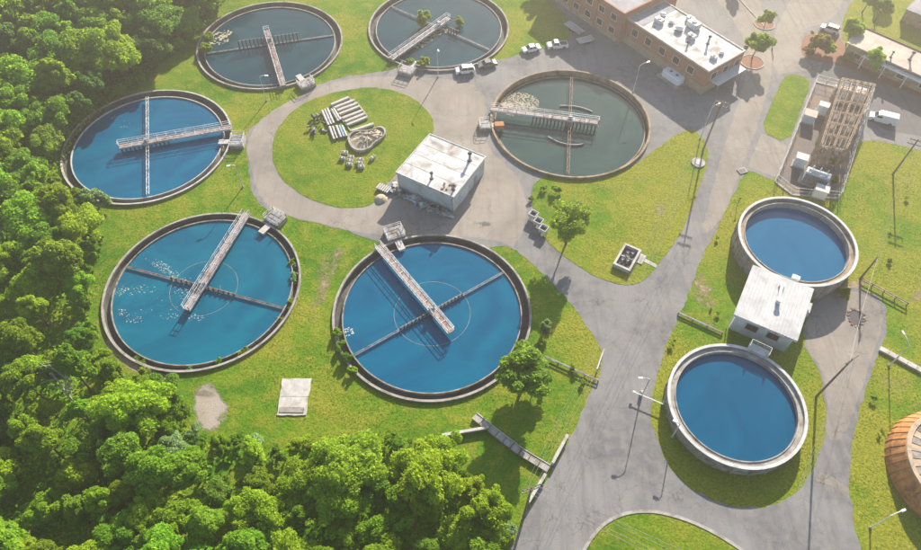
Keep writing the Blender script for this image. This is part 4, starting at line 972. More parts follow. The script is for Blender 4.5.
lb = [((190, 122), (300, 76)), ((212, 140), (335, 92)), ((228, 158), (352, 112)), ((240, 180), (362, 132)), ((258, 205), (385, 156)), ((275, 226), (398, 176)), ((288, 246), (412, 196)), ((315, 283), (450, 238))]
for i, (a, b) in enumerate(lb): store(a, b, 'concrete_beam', f'{ordw[i]} long pale beam counted from the ring road in the stack of eight', 'concrete_pale', 'long pale beams on the round lawn', .3, 0, 'beam')
for i, (a, b) in enumerate([((300, 80), (360, 120)), ((200, 132), (320, 292)), ((360, 120), (412, 190))]):
    store(a, b, 'timber_bearer', ('pale bearer closing the far end of the beam stack', 'long bearer along the left end of the eight beams', 'pale bearer along the right end of the beam stack')[i], 'concrete', 'bearers round the beam stack', .14, 0, 'beam')
for i, (a, b) in enumerate([((134, 158), (174, 248)), ((150, 152), (190, 244)), ((166, 146), (206, 236)), ((192, 150), (234, 224)), ((206, 148), (246, 216))]):
    store(a, b, 'stored_pipe', f'{ordw[i]} pipe from the left in the upper bundle of five', 'concrete_pale' if i % 2 == 0 else 'steel_grey', 'upper pipe bundle on the round lawn', .3, .02)
for i, (a, b) in enumerate([((180, 256), (208, 334)), ((198, 254), (226, 328)), ((222, 250), (250, 322)), ((240, 252), (268, 318)), ((256, 250), (286, 316))]):
    store(a, b, 'stored_pipe', f'{ordw[i]} pipe from the left in the lower bundle of five', ('concrete_pale', 'steel_grey', 'concrete_pale', 'blue_pipe', 'concrete_pale')[i], 'lower pipe bundle on the round lawn', .28, .02)
for i in range(20):
    a0 = random.uniform(0, math.pi); x, y = random.uniform(70, 145), random.uniform(185, 280); l = random.uniform(14, 34)
    store((x, y), (x + l * math.cos(a0), y + l * math.sin(a0)), 'scrap_piece', 'dark scrap length in the tangled heap left of the pipe bundles', ('dark_metal', 'steel_grey', 'rubber')[i % 3], 'dark scrap heap on the round lawn', random.uniform(.12, .26), random.uniform(0, .7))
# low ring of concrete round a sandy heap
hp = [(290, 345), (300, 312), (330, 296), (365, 290), (430, 290), (470, 268), (505, 265), (528, 285), (525, 318), (495, 345), (462, 362), (430, 400), (372, 418), (318, 402)]
hw_ = [g(*z5(*p)).xy for p in hp]; hs = smooth_poly(hw_, 2); hs = [(p.x, p.y) for p in hs]
cx_, cy_ = sum(p[0] for p in hs) / len(hs), sum(p[1] for p in hs) / len(hs)
sh = empty('sand_bay', (cx_, cy_, .05), 'sandy rubble heap inside a low pale kidney shaped wall on the round lawn', 'sand heap')
n = len(hs); inn = [(cx_ + (p[0] - cx_) * .90, cy_ + (p[1] - cy_) * .90) for p in hs]
P = [(p[0], p[1], .0) for p in hs] + [(p[0], p[1], .75) for p in hs] + [(p[0], p[1], .75) for p in inn] + [(p[0], p[1], .0) for p in inn]
MB().add(P, [(k * n + i, k * n + (i + 1) % n, (k + 1) * n + (i + 1) % n, (k + 1) * n + i) for k in range(3) for i in range(n)]).build('low_wall', 'concrete', sh)
rings = []
for k, (f_, z) in enumerate(((.90, .2), (.72, .45), (.5, .85), (.25, 1.05))):
    rings += [(cx_ + (p[0] - cx_) * f_ + random.uniform(-.1, .1), cy_ + (p[1] - cy_) * f_ + random.uniform(-.1, .1), z + random.uniform(-.16, .16) * (k > 0)) for p in hs]
MB().add(rings + [(cx_, cy_, 1.1)], [(k * n + i, k * n + (i + 1) % n, (k + 1) * n + (i + 1) % n, (k + 1) * n + i) for k in range(3) for i in range(n)] + [(3 * n + i, 3 * n + (i + 1) % n, 4 * n) for i in range(n)]).build('sand', 'sand', sh)
for i in range(26):
    a0 = random.random() * 6.28; f_ = random.uniform(.1, .75); p = hs[int(random.random() * n)]
    MB().box((cx_ + (p[0] - cx_) * f_, cy_ + (p[1] - cy_) * f_, .75 * (1.2 - f_) + .35), (random.uniform(.25, .7), random.uniform(.2, .5), .3), a0, .2).build('rubble', 'concrete_weathered' if i % 2 else 'sand', sh)
bl_px = [(275, 420), (260, 455), (312, 448), (308, 470), (304, 492), (370, 462), (364, 484), (375, 507), (445, 452)]
bl_n = ['concrete block, topmost left of the loose blocks below the sand heap', 'leftmost pale block below the sand heap', 'top block of the middle row of three', 'middle block of the middle row of three', 'bottom block of the middle row of three', 'top block of the right row of three', 'middle block of the right row of three', 'bottom block of the right row of three', 'lone tilted block right of the other loose blocks']
for i, p in enumerate(bl_px):
    q = g(*z5(*p)); a0 = R_(random.uniform(-18, 8)) + (R_(50) if i == 8 else 0)
    ob = empty('concrete_block', (q.x, q.y, .05), 'pale ' + bl_n[i] if not bl_n[i].startswith(('leftmost', 'lone')) else bl_n[i] + (' of concrete' if i == 8 else ''), 'block', 'loose blocks below the sand heap', a0)
    MB().box((0, 0, .32), (1.3, .62, .64), 0, .04).build('block', 'concrete_pale', ob, world=False, bevel=.04)
    for x in (-.35, .35): MB().box((x, 0, .66), (.34, .3, .05)).build('lifting_recess', 'concrete_dark', ob, world=False)

# ---------------------------------------------------------------- junk beside the shed
kinds = [('scrap_drum', 'drum'), ('scrap_crate', 'crate'), ('scrap_sheet', 'sheet metal'), ('scrap_pipe', 'pipe')]
jm = ['steel_grey', 'concrete_pale', 'steel_pale', 'concrete_weathered', 'blue_pipe', 'steel_rust', 'dark_metal', 'rim_white']
for i in range(60):
    t = random.random(); px = (392 + 58 * t + random.uniform(-6, 5), 186 + 24 * t + random.uniform(-4, 8)); q = g(*px)
    if fs.p(0, 0) and ((q - fs.o).dot(fs.v) > -.8) and 0 < (q - fs.o).dot(fs.u) < fs.L: q = q - fs.v * ((q - fs.o).dot(fs.v) + .8 + random.random())
    k = i % 4; s1 = random.uniform(.6, 1.1); m = random.choice(jm); a0 = random.random() * 3.1; z = .02
    if k == 0: mb = MB().tube((q.x, q.y, z), (q.x, q.y, z + .9 * s1), .36 * s1, .36 * s1, 14).lathe([(.33 * s1, z + .86 * s1), (.39 * s1, z + .86 * s1), (.39 * s1, z + .92 * s1), (.33 * s1, z + .92 * s1)], (q.x, q.y), 14)
    elif k == 1:
        mb = MB()
        for j in range(4): mb.box((q.x, q.y, z + .12 + j * .2), (1.1 * s1, .8 * s1, .14), a0)
        for dx, dy in ((-1, -1), (1, -1), (1, 1), (-1, 1)): mb.beam((q.x + .4 * s1 * dx, q.y + .3 * s1 * dy, z), (q.x + .4 * s1 * dx, q.y + .3 * s1 * dy, z + .85), .1)
    elif k == 2: mb = MB().beam((q.x - .9 * math.cos(a0), q.y - .9 * math.sin(a0), z + .1), (q.x + .9 * math.cos(a0), q.y + .9 * math.sin(a0), z + random.uniform(.3, .8)), 1.0 * s1, .06)
    else: mb = MB().tube((q.x - 1.1 * math.cos(a0), q.y - 1.1 * math.sin(a0), z + .2), (q.x + 1.1 * math.cos(a0), q.y + 1.1 * math.sin(a0), z + random.uniform(.2, .6)), .16, .16, 10)
    tag(mb.build(kinds[k][0], m, loc=(q.x, q.y, 0)), {0: 'upright scrap drum in the junk heap in front of the shed', 1: 'slatted crate in the junk heap in front of the shed', 2: 'tilted metal sheet in the junk heap in front of the shed', 3: 'short scrap pipe in the junk heap in front of the shed'}[k], kinds[k][1], 'junk heap in front of the shed')
q = g(384, 190); pw = empty('pallet_stack', (q.x, q.y, .05), 'stack of pale pallets at the left corner of the shed', 'pallets', rz=fs.a)
for l in range(3):
    for j in range(6): MB().box((-1.2 + j * .48, 0, .14 + l * .26), (.34, 1.6, .06)).build('plank', 'concrete_pale', pw, world=False)
    for y in (-.7, 0, .7): MB().box((0, y, .05 + l * .26), (2.7, .12, .1)).build('bearer', 'wood_pole', pw, world=False)
q = g(381, 199); tag(MB().lathe([(.01, .75), (.5, .7), (1.0, .4), (1.35, .05), (.01, .0)], (q.x, q.y), 14, False).build('sand_pile', 'sand', loc=(q.x, q.y, 0)), 'small tan spoil pile beside the pallets', 'spoil pile')

# ---------------------------------------------------------------- small structures along the road
# open valve chamber: white frame on the lawn
fv = frame_from((613, 263.5), (630, 271), (621, 241), .9)
vc = empty('valve_chamber', fv.p(fv.L / 2, fv.D / 2), 'white framed open valve chamber on the lawn beside the road', 'chamber')
for (a0, a1, b0, b1) in ((0, fv.L, 0, .4), (0, fv.L, fv.D - .4, fv.D), (0, .4, .403, fv.D - .403), (fv.L - .4, fv.L, .403, fv.D - .403)): fv.box(MB(), a0, a1, b0, b1, -.05, .9).build('wall', 'concrete_pale', vc)
fv.box(MB(), .403, fv.L - .403, .403, fv.D - .403, .055, .15).build('floor', 'concrete_dark', vc)
for (a, b) in ((.35, .3), (.62, .35), (.4, .65), (.66, .7), (.5, .5)):
    q = fv.p(fv.L * a, fv.D * b, .15); vb = MB().tube(q, q + up * .95, .22, .16, 10).build('valve', 'steel_grey', vc)
    MB().lathe([(.24, q.z + .95), (.34, q.z + .95), (.34, q.z + 1.02), (.24, q.z + 1.02)], (q.x, q.y), 14).build('hand_wheel', 'dark_metal', vb)
MB().beam(fv.p(.5, fv.D * .5, .5), fv.p(fv.L - .5, fv.D * .5, .5), .3).build('pipe_run', 'steel_grey', vc)
fv.box(MB(), fv.L + .02, fv.L + 1.2, fv.D * .55, fv.D * .95, -.05, .2).build('step', 'concrete_pale', vc)
MB().prism(rough_poly([tuple(g(*p).xy) for p in ((640, 256), (657, 265), (656, 268), (638, 259))], 2, .02), .0, .09).build('path_slab', 'concrete_pale', vc)
for i, px in enumerate(((533, 218), (538, 225), (543, 232.5))):
    q = g(*px); o = empty('trough_box', q, ('uppermost', 'middle', 'lowermost')[i] + ' of three small white open boxes on legs at the yard corner', 'box', 'three white boxes at the yard corner', R_(-35))
    for x in (-.55, .55):
        for y in (-.55, .55): MB().beam((x, y, 0), (x, y, .8), .12).build('leg', 'steel_pale', o, world=False)
    for (c_, sz) in (((0, -.7, 1.15), (1.5, .12, .7)), ((0, .7, 1.15), (1.5, .12, .7)), ((-.7, 0, 1.15), (.12, 1.27, .7)), ((.7, 0, 1.15), (.12, 1.27, .7))): MB().box(c_, sz).build('side_panel', 'rim_white', o, world=False)
    MB().box((0, 0, .86), (1.26, 1.26, .08)).build('bottom', 'concrete_dark', o, world=False)
# concrete walkway and its low walls
wk = empty('concrete_walkway', g(500, 440), 'narrow pale concrete walkway dropping from the grass to the main road', 'walkway')
wpts = [g(474, 416, .35), g(497, 434.5, .35), g(520, 452, .35), g(549, 469.5, .35)]
for i in range(3):
    a, b = wpts[i], wpts[i + 1]; k = 3
    for j in range(k): MB().beam(a.lerp(b, j / k + .012), a.lerp(b, (j + 1) / k - .012), 1.15, .4).build('slab', 'concrete', wk)
    d = (b - a).normalized(); nn = Vector((-d.y, d.x, 0))
    MB().beam(a + nn * .61 + up * .1, b + nn * .61 + up * .1, .12, .4).build('edge', 'concrete_pale', wk)
def low_wall(pa, pb, label, h=.9, wd=.35, m='rim_white', name='low_wall', sec=4):
    a, b = g(*pa), g(*pb); o = empty(name, (a + b) / 2, label, 'wall', None)
    for i in range(sec): MB().beam(a.lerp(b, i / sec + .006) + up * h / 2, a.lerp(b, (i + 1) / sec - .006) + up * h / 2, wd, h).build('panel', m, o)
    MB().beam(a + up * (h + .05), b + up * (h + .05), wd + .12, .1).build('cap', 'concrete_pale', o)
low_wall((442, 437), (489, 429), 'low pale wall running from the wood to the walkway head', .7, .35, 'concrete')
low_wall((552, 465), (567, 437), 'white low wall beside the main road above the walkway end')
low_wall((528, 504), (545, 476), 'white low wall beside the main road below the walkway end')
# guard rail, beam, culvert, barrier, manhole, pit
def guard_rail(pa, pb, label, m, h=.9):
    a, b = g(*pa), g(*pb); o = empty('guard_rail', (a + b) / 2, label, 'rail'); k = max(2, int((b - a).length / 2))
    for i in range(k + 1): q = a.lerp(b, i / k); MB().beam(q, q + up * h, .16).build('post', m, o)
    for z in (h, h * .5): MB().beam(a + up * z, b + up * z, .18, .14).build('rail', m, o)
guard_rail((860, 281), (906, 306), 'yellowish guard rail on the grass below the tall tank', 'concrete_tan')
guard_rail((678, 314), (722, 334), 'low rail across the rough grass left of the pump house', 'steel_grey', .5)
guard_rail((596, 372), (603, 352), 'short pale rail at the road edge beside the lawn', 'steel_pale', 1.0)
guard_rail((598, 382), (545, 358), 'thin rail across the grass below the sapling', 'steel_grey', .6)
a, b = g(879, 349), g(935, 379); bm2 = empty('culvert_wall', (a + b) / 2, 'long straight white concrete beam lying on the grass at right', 'wall')
for i in range(6): MB().beam(a.lerp(b, i / 6 + .004) + up * .2, a.lerp(b, (i + 1) / 6 - .004) + up * .2, .9, .45).build('segment', 'concrete_pale', bm2)
br = empty('road_barrier', g(640, 397), 'white barrier arm between the lamp post and the low raised tank', 'barrier')
for px in ((641, 394), (663, 404)): q = g(*px); MB().box((q.x, q.y, .5), (.4, .4, 1.0), .3).build('post', 'concrete_pale', br)
MB().beam(g(634, 392, 1.05), g(664, 404.5, 1.05), .12, .12).build('arm', 'paint_white', br)
MB().box(g(634, 392, 1.0), (.4, .3, .3), -.4).build('counterweight', 'paint_white', br)
q = g(698, 163); mh = empty('manhole', q, 'round pale concrete manhole on the shaded lawn corner', 'manhole')
MB().tube(q - up * .1, q + up * .28, 1.5, 1.4, 28).build('ring', 'concrete', mh); MB().tube(q + up * .282, q + up * .34, .8, .78, 20).build('cover', 'steel_grey', mh)
q = g(857, 318); pit = [(q.x + r * math.cos(t), q.y + r * math.sin(t) * 1.2) for r, t in [(random.uniform(1.0, 1.7), i * 2 * math.pi / 18) for i in range(18)]]
po = empty('painted_pit', (q.x, q.y, .02), 'dark pit with broken rim in the pale drive, its shade painted flat', 'patch')
MB().prism(pit, .0, .034).build('fill', 'dark_metal', po)  # flat dark fill, the shade of the pit put into its colour
for i, p in enumerate(pit): MB().box((p[0], p[1], .07), (random.uniform(.3, .6), random.uniform(.2, .45), .14), random.random() * 3, .2).build('rubble', 'mulch' if i % 3 else 'concrete', po)
q = g(742, 171); cbx = empty('drain_inlet', q, 'dark drain inlet at the road edge by the side drive', 'drain'); MB().box((q.x, q.y, .1), (1.8, 1.4, .2), .4).build('curb_box', 'concrete', cbx); MB().box((q.x, q.y, .215), (1.3, .9, .03), .4).build('grate', 'dark_metal', cbx)
q = g(737, 205); sg = empty('marker_post', q, 'thin dark marker post on the grass beside the tall tank', 'post'); MB().tube(q, q + up * 2.2, .07, .06, 8).build('post', 'wood_pole', sg); MB().box(q + up * 2.0, (.5, .06, .4), .3).build('sign_plate', 'steel_rust', sg)
# raised kerb edges at the two parking islands by the brick building
for i, (px, rr, lab) in enumerate((((764, 24), 2.6, 'small kerbed planting island farther up the lane by the brick building'), ((752, 62), 2.8, 'small kerbed planting island at the end of the brick building'))):
    q = g(*px); o = empty('planting_island', q, lab, 'planter', 'kerbed islands by the brick building')
    MB().lathe([(rr - .25, -.05), (rr, -.05), (rr, .16), (rr - .25, .16)], (q.x, q.y), 40).build('kerb_ring', 'concrete', o); MB().disc((q.x, q.y), rr - .26, .1, 32).build('soil', 'mulch', o)
a, b = g(735, -6), g(764, 26); o = empty('kerb_line', (a + b) / 2, 'long straight kerb dividing the lanes at the top edge', 'kerb'); MB().beam(a + up * .07, b + up * .07, .35, .16).build('kerb', 'concrete', o)

# ---------------------------------------------------------------- vegetation
def np_mesh(name, V, quads, m, smooth=False):
    me = bpy.data.meshes.new(name); nv, nf = len(V), len(quads)
    me.vertices.add(nv); me.vertices.foreach_set('co', V.astype(np.float32).ravel())
    k = quads.shape[1]; me.loops.add(nf * k); me.polygons.add(nf)
    me.loops.foreach_set('vertex_index', quads.astype(np.int32).ravel())
    me.polygons.foreach_set('loop_start', np.arange(0, nf * k, k, dtype=np.int32)); me.polygons.foreach_set('loop_total', np.full(nf, k, np.int32))
    me.update(calc_edges=True); me.materials.append(M[m]); return me
def unit(v): return v / (np.linalg.norm(v, axis=1, keepdims=True) + 1e-9)
def leaves(P, nrm, size, r):
    """one bent four-sided leaf spray per point"""
    n = len(P); nrm = unit(nrm); t = unit(np.cross(nrm, unit(r.normal(size=(n, 3))))); b = np.cross(nrm, t)
    s = (size * r.uniform(.6, 1.3, n))[:, None]; w_ = s * r.uniform(.5, .85, n)[:, None]; dr_ = nrm * s * r.uniform(-.3, .1, n)[:, None]
    V = np.stack([P - t * s, P - b * w_ + dr_, P + t * s, P + b * w_ + dr_], 1).reshape(-1, 3)
    return V, np.arange(4 * n).reshape(n, 4)
def crown(name, rx, rz, zc, lobes, nleaf, lsize, seed, flat=.0, top=1.0):
    r = np.random.default_rng(seed)
    d = unit(r.normal(size=(lobes, 3))); rad = np.where(r.random(lobes) < .14, r.uniform(1.0, 1.22, lobes), r.uniform(.35, .92, lobes) ** .7)
    d[:, 2] = np.where(d[:, 2] < -.45, -d[:, 2] * .6, d[:, 2])
    c = d * rad[:, None] * np.array([rx, rx, rz]) * .86
    k = np.clip(1 - (c[:, 2] / rz) * (1 - top) * .8, .3, 1.4); c[:, :2] *= k[:, None]
    c[:, :2] += r.normal(size=(lobes, 2)) * rx * .07
    lr = rx * r.uniform(.12, .34, lobes)
    w_ = lr ** 2; idx = r.choice(lobes, nleaf, p=w_ / w_.sum())
    dd = unit(r.normal(size=(nleaf, 3)) + np.array([0, 0, .35])); rr = lr[idx] * r.uniform(.72, 1.12, nleaf)
    P = c[idx] + dd * rr[:, None] * np.array([1, 1, .82]); P[:, 2] += zc
    nr = dd * .55 + r.normal(size=(nleaf, 3)) * .55 + np.array([0, 0, .55])
    V, Q = leaves(P, nr, lsize, r)
    return np_mesh(name, V, Q, 'leaf_mid'), c + np.array([0, 0, zc]), lr
def trunk(name, h, r0, lob, seed, m='bark', nl=9):
    r = random.Random(seed); mb = MB()
    p = Vector((0, 0, -.2)); k = 5; top = Vector((r.uniform(-.4, .4), r.uniform(-.4, .4), h)); pts = [p]
    for i in range(1, k + 1): pts.append(Vector((0, 0, -.2)).lerp(top, i / k) + Vector((r.uniform(-.12, .12), r.uniform(-.12, .12), 0)))
    for i in range(k): mb.tube(pts[i], pts[i + 1], r0 * (1.25 if i == 0 else 1 - .15 * i), r0 * (1 - .15 * (i + 1)), 8, cap=i in (0, k - 1))
    for j in range(min(nl, len(lob))):
        e = Vector(lob[j]); s = pts[2].lerp(pts[-1], min(1, r.uniform(.1, 1)))
        mid = s.lerp(e, .5) + Vector((0, 0, -.25)); mb.tube(s, mid, r0 * .42, r0 * .26, 6); mb.tube(mid, e, r0 * .26, r0 * .08, 6)
    me = mb.mesh(name, smooth=True); me.materials.append(M[m]); return me
PROTO = []
def proto(rx, rz, zc, lobes, nleaf, ls, seed, r0=.2, top=1.0, nl=9):
    cm, lob, lr = crown('crown', rx, rz, zc, lobes, nleaf, ls, seed, top=top)
    tm = trunk('trunk', zc + rz * .25, r0, lob, seed, nl=nl); return (cm, tm, rx)
ROUND = [proto(3.6, 3.4, 5.6, 46, 10500, .235, 11 + i, .2) for i in range(5)]
TALL = [proto(2.9, 4.6, 7.2, 52, 10500, .23, 31 + i, .2, top=.45) for i in range(4)]
WIDE = [proto(4.8, 3.9, 6.6, 64, 15000, .25, 51 + i, .27) for i in range(4)]
SHRUB = [proto(1.7, 1.4, 1.5, 22, 2600, .19, 71 + i, .08, nl=6) for i in range(4)]
TINY = [proto(.8, .6, .6, 10, 500, .14, 91 + i, .04, nl=4) for i in range(3)]
AIRY = [proto(3.9, 3.4, 7.0, 40, 6500, .22, 111 + i, .18, nl=22) for i in range(2)]
def plant(pr, q, s, leaf, name, label, cat, group=None, sz=None, rz=None, trunk_m=None):
    cm, tm, rx = pr
    o = empty(name, (q[0], q[1], q[2] if len(q) > 2 else 0), label, cat, group, random.uniform(0, 6.28) if rz is None else rz)
    sx_ = random.uniform(.84, 1.2); o.scale = (s * sx_, s / sx_, s * (sz or 1)); o.rotation_euler.x = random.uniform(-.09, .09) if cat == 'tree' else 0
    for nm, me in (('trunk', tm), ('crown', cm)):
        c = bpy.data.objects.new(nm if cat == 'tree' or nm == 'crown' else 'stem', me); C.objects.link(c); c.parent = o
        if nm == 'crown': c.name = 'crown' if cat == 'tree' else 'foliage'; c.material_slots[0].link = 'OBJECT'; c.material_slots[0].material = M[leaf]
    return o

forest_px = [(240, -60), (232, -8), (206, 30), (172, 52), (128, 92), (100, 114), (74, 142), (56, 185), (58, 206), (96, 214), (96, 240), (94, 268), (88, 300), (90, 338), (118, 372), (166, 394), (184, 408),
             (192, 438), (232, 450), (300, 449), (380, 447), (436, 455), (460, 486), (500, 506), (512, 520), (498, 560), (470, 640), (120, 660), (-90, 640), (-190, 560), (-150, 300), (-110, 120), (-60, -60)]
forest = [tuple(g(*p).xy) for p in forest_px]
creek = [tuple(g(*p).xy) for p in ((212, 462), (250, 468), (350, 462), (352, 478), (290, 486), (222, 484))]
fx = np.array(forest); pts = []
def edge_dist(x, y):
    best = 1e9
    for i in range(len(forest)):
        a, b = Vector(forest[i]), Vector(forest[(i + 1) % len(forest)]); ab = b - a
        t = max(0, min(1, (Vector((x, y)) - a).dot(ab) / ab.length_squared)); best = min(best, (a + ab * t - Vector((x, y))).length)
    return best
tries = rng.uniform([fx[:, 0].min(), fx[:, 1].min()], [fx[:, 0].max(), fx[:, 1].max()], (30000, 2))
ok = pip(tries[:, 0], tries[:, 1], forest) & ~pip(tries[:, 0], tries[:, 1], creek)
def to_px(x, y, z=0):
    z -= CAMH; c, s = math.cos(PITCH), math.sin(PITCH); d = y * c - z * s; v = y * s + z * c; return PW / 2 + FPX * x / d, PH / 2 - FPX * v / d
for x, y in tries[ok]:
    px, py = to_px(x, y, 6)
    if not (-45 < px < 560 and -50 < py < 585): continue
    nd = 3.75 if y < 52 else 5.4
    if all((x - a) ** 2 + (y - b) ** 2 > nd * nd for a, b in pts): pts.append((x, y))
    if len(pts) >= 298: break
print('TREES', len(pts))
TINT = {'leaf_lime': 'lime green', 'leaf_bright': 'bright green', 'leaf_mid': 'mid green', 'leaf_deep': 'dark green', 'leaf_sage': 'pale grey green', 'leaf_olive': 'olive green', 'leaf_yellow': 'yellow green'}
for x, y in pts:
    px, py = to_px(x, y); ed = edge_dist(x, y)
    if py > 400 or (px < 190 and py > 300):
        zone = 'wood below the teal tank' if px < 215 and py < 430 else 'wood at bottom left' if px < 150 else 'wood below the concrete pad' if px < 380 else 'wood by the walkway'
        leaf = random.choices(['leaf_lime', 'leaf_bright', 'leaf_mid', 'leaf_sage', 'leaf_deep'], [7.5, 4, 1.2, .12, .2])[0]
        pr, form = random.choices([(random.choice(ROUND), 'round'), (random.choice(TALL), 'slim'), (random.choice(WIDE), 'broad')], [3.5, 4, 2.5])[0]; sc = random.uniform(.6, 1.05)
    elif py > 190:
        zone = 'wood left of the teal tank'
        leaf = random.choices(['leaf_lime', 'leaf_bright', 'leaf_mid', 'leaf_sage', 'leaf_deep'], [5, 4, 1.8, .15, .5])[0]
        pr, form = random.choices([(random.choice(ROUND), 'round'), (random.choice(TALL), 'slim'), (random.choice(WIDE), 'broad')], [3, 3, 4])[0]; sc = random.uniform(.85, 1.2)
    else:
        zone = 'wood behind the leftmost tank' if px > 60 else 'wood at top left'
        leaf = random.choices(['leaf_lime', 'leaf_bright', 'leaf_mid', 'leaf_deep', 'leaf_olive'], [3.2, 3.6, 2.6, 1.6, .8])[0]
        pr, form = random.choices([(random.choice(ROUND), 'round'), (random.choice(TALL), 'slim'), (random.choice(WIDE), 'broad')], [2, 3, 5])[0]; sc = random.uniform(.95, 1.35)
    where = 'edging ' if ed < 4 else 'in '
    if ed < 2.5: sc *= .72
    size = 'small' if sc < .75 else 'large' if sc > .98 else 'middling'
    plant(pr, (x, y), sc, leaf, 'broadleaf_tree', f'{size} {form} {TINT[leaf]} tree {where}{zone}', 'tree', 'trees of the wood', sz=random.uniform(.9, 1.12))
# leafy undergrowth that covers the floor of the wood
nu = 130000
ux = rng.uniform(fx[:, 0].min(), fx[:, 0].max(), nu); uy = rng.uniform(14, fx[:, 1].max(), nu)
kk = pip(ux, uy, forest) & ~pip(ux, uy, creek); ux, uy = ux[kk], uy[kk]
hh = 1.0 + .9 * np.sin(ux * .9 + 2 * np.sin(uy * .5)) * np.sin(uy * .8 + 1.7 * np.sin(ux * .45)); n = len(ux)
up_ = np.stack([ux, uy, np.clip(hh * rng.uniform(.3, 1.1, n), .1, 3)], 1)
V, Q = leaves(up_, rng.normal(size=(n, 3)) * .5 + np.array([0, 0, 1.0]), .32, rng)
um = np_mesh('undergrowth', V, Q, 'leaf_bright'); uo = bpy.data.objects.new('undergrowth', um); C.objects.link(uo)
tag(uo, 'leafy undergrowth covering the floor of the wood', 'undergrowth', None, 'stuff')
# undergrowth along the wood edge
k = 0
for i in range(len(forest)):
    a, b = Vector(forest[i]), Vector(forest[(i + 1) % len(forest)])
    if not (-20 < to_px(*a)[0] < 530 and -10 < to_px(*a)[1] < 600) or a.y < 18 or b.y < 18: continue
    L = (b - a).length
    for j in range(int(L / 2.6)):
        q = a.lerp(b, (j + random.random()) / max(1, int(L / 2.6))); nn = Vector((-(b - a).y, (b - a).x)).normalized() * random.uniform(-1.6, 1.0); q += nn
        if any((q - Vector(c)).length < TR + 1.6 for c in (T1, T2, T5)): continue
        px, py = to_px(q.x, q.y); zone = 'behind the leftmost tank' if py < 190 else 'beside the teal tank' if py < 400 and px < 190 else 'along the bottom wood'
        leaf = random.choice(['leaf_lime', 'leaf_bright', 'leaf_mid', 'leaf_sage', 'leaf_olive']); s = random.uniform(.55, 1.15)
        plant(random.choice(SHRUB), q, s, leaf, 'edge_shrub', f'{"low" if s < .85 else "tall"} {TINT[leaf]} shrub on the wood edge {zone}', 'shrub', 'shrubs along the wood edge'); k += 1
# single trees
q = g(566, 244)
plant(AIRY[0], q, 1.12, 'leaf_lime', 'lone_tree', 'lone airy round tree on the lawn by the yard', 'tree', sz=.82)
plant(ROUND[3], g(521, 391), 1.3, 'leaf_mid', 'bushy_tree', 'dense bushy dark tree overhanging the rim of the large blue tank', 'tree', sz=.78)
plant(ROUND[2], g(536, 385), .62, 'leaf_mid', 'bushy_tree', 'smaller bushy tree merging with the dense one right of the large blue tank', 'tree', sz=.8)
plant(SHRUB[1], g(545, 331), .75, 'leaf_sage', 'sapling', 'pale sapling alone on the grass right of the large blue tank', 'tree', sz=1.2)
for px, pr, s, leaf, lab in (((846, 44), ROUND[0], .75, 'leaf_lime', 'yellow green tree at the left end of the beige building'), ((868, 70), ROUND[1], .62, 'leaf_lime', 'yellow green tree in the mulch bed before the beige building'), ((862, 12), ROUND[3], .8, 'leaf_lime', 'yellow green tree behind the left end of the beige building'),
                             ((874, 22), ROUND[4], .7, 'leaf_olive', 'olive tree just behind the beige roof'), ((752, 58), ROUND[2], .8, 'leaf_olive', 'olive tree on the kerbed island at the end of the brick building'), ((764, 27), ROUND[1], .5, 'leaf_olive', 'small tree on the farther kerbed island'),
                             ((882, -6), ROUND[0], .8, 'leaf_lime', 'yellow green tree at the top edge above the beige roof'), ((545, -16), ROUND[3], .8, 'leaf_lime', 'yellow green tree at the top edge beside the brick block')):
    plant(pr, g(*px), s, leaf, 'garden_tree', lab, 'tree', 'ornamental trees by the buildings')
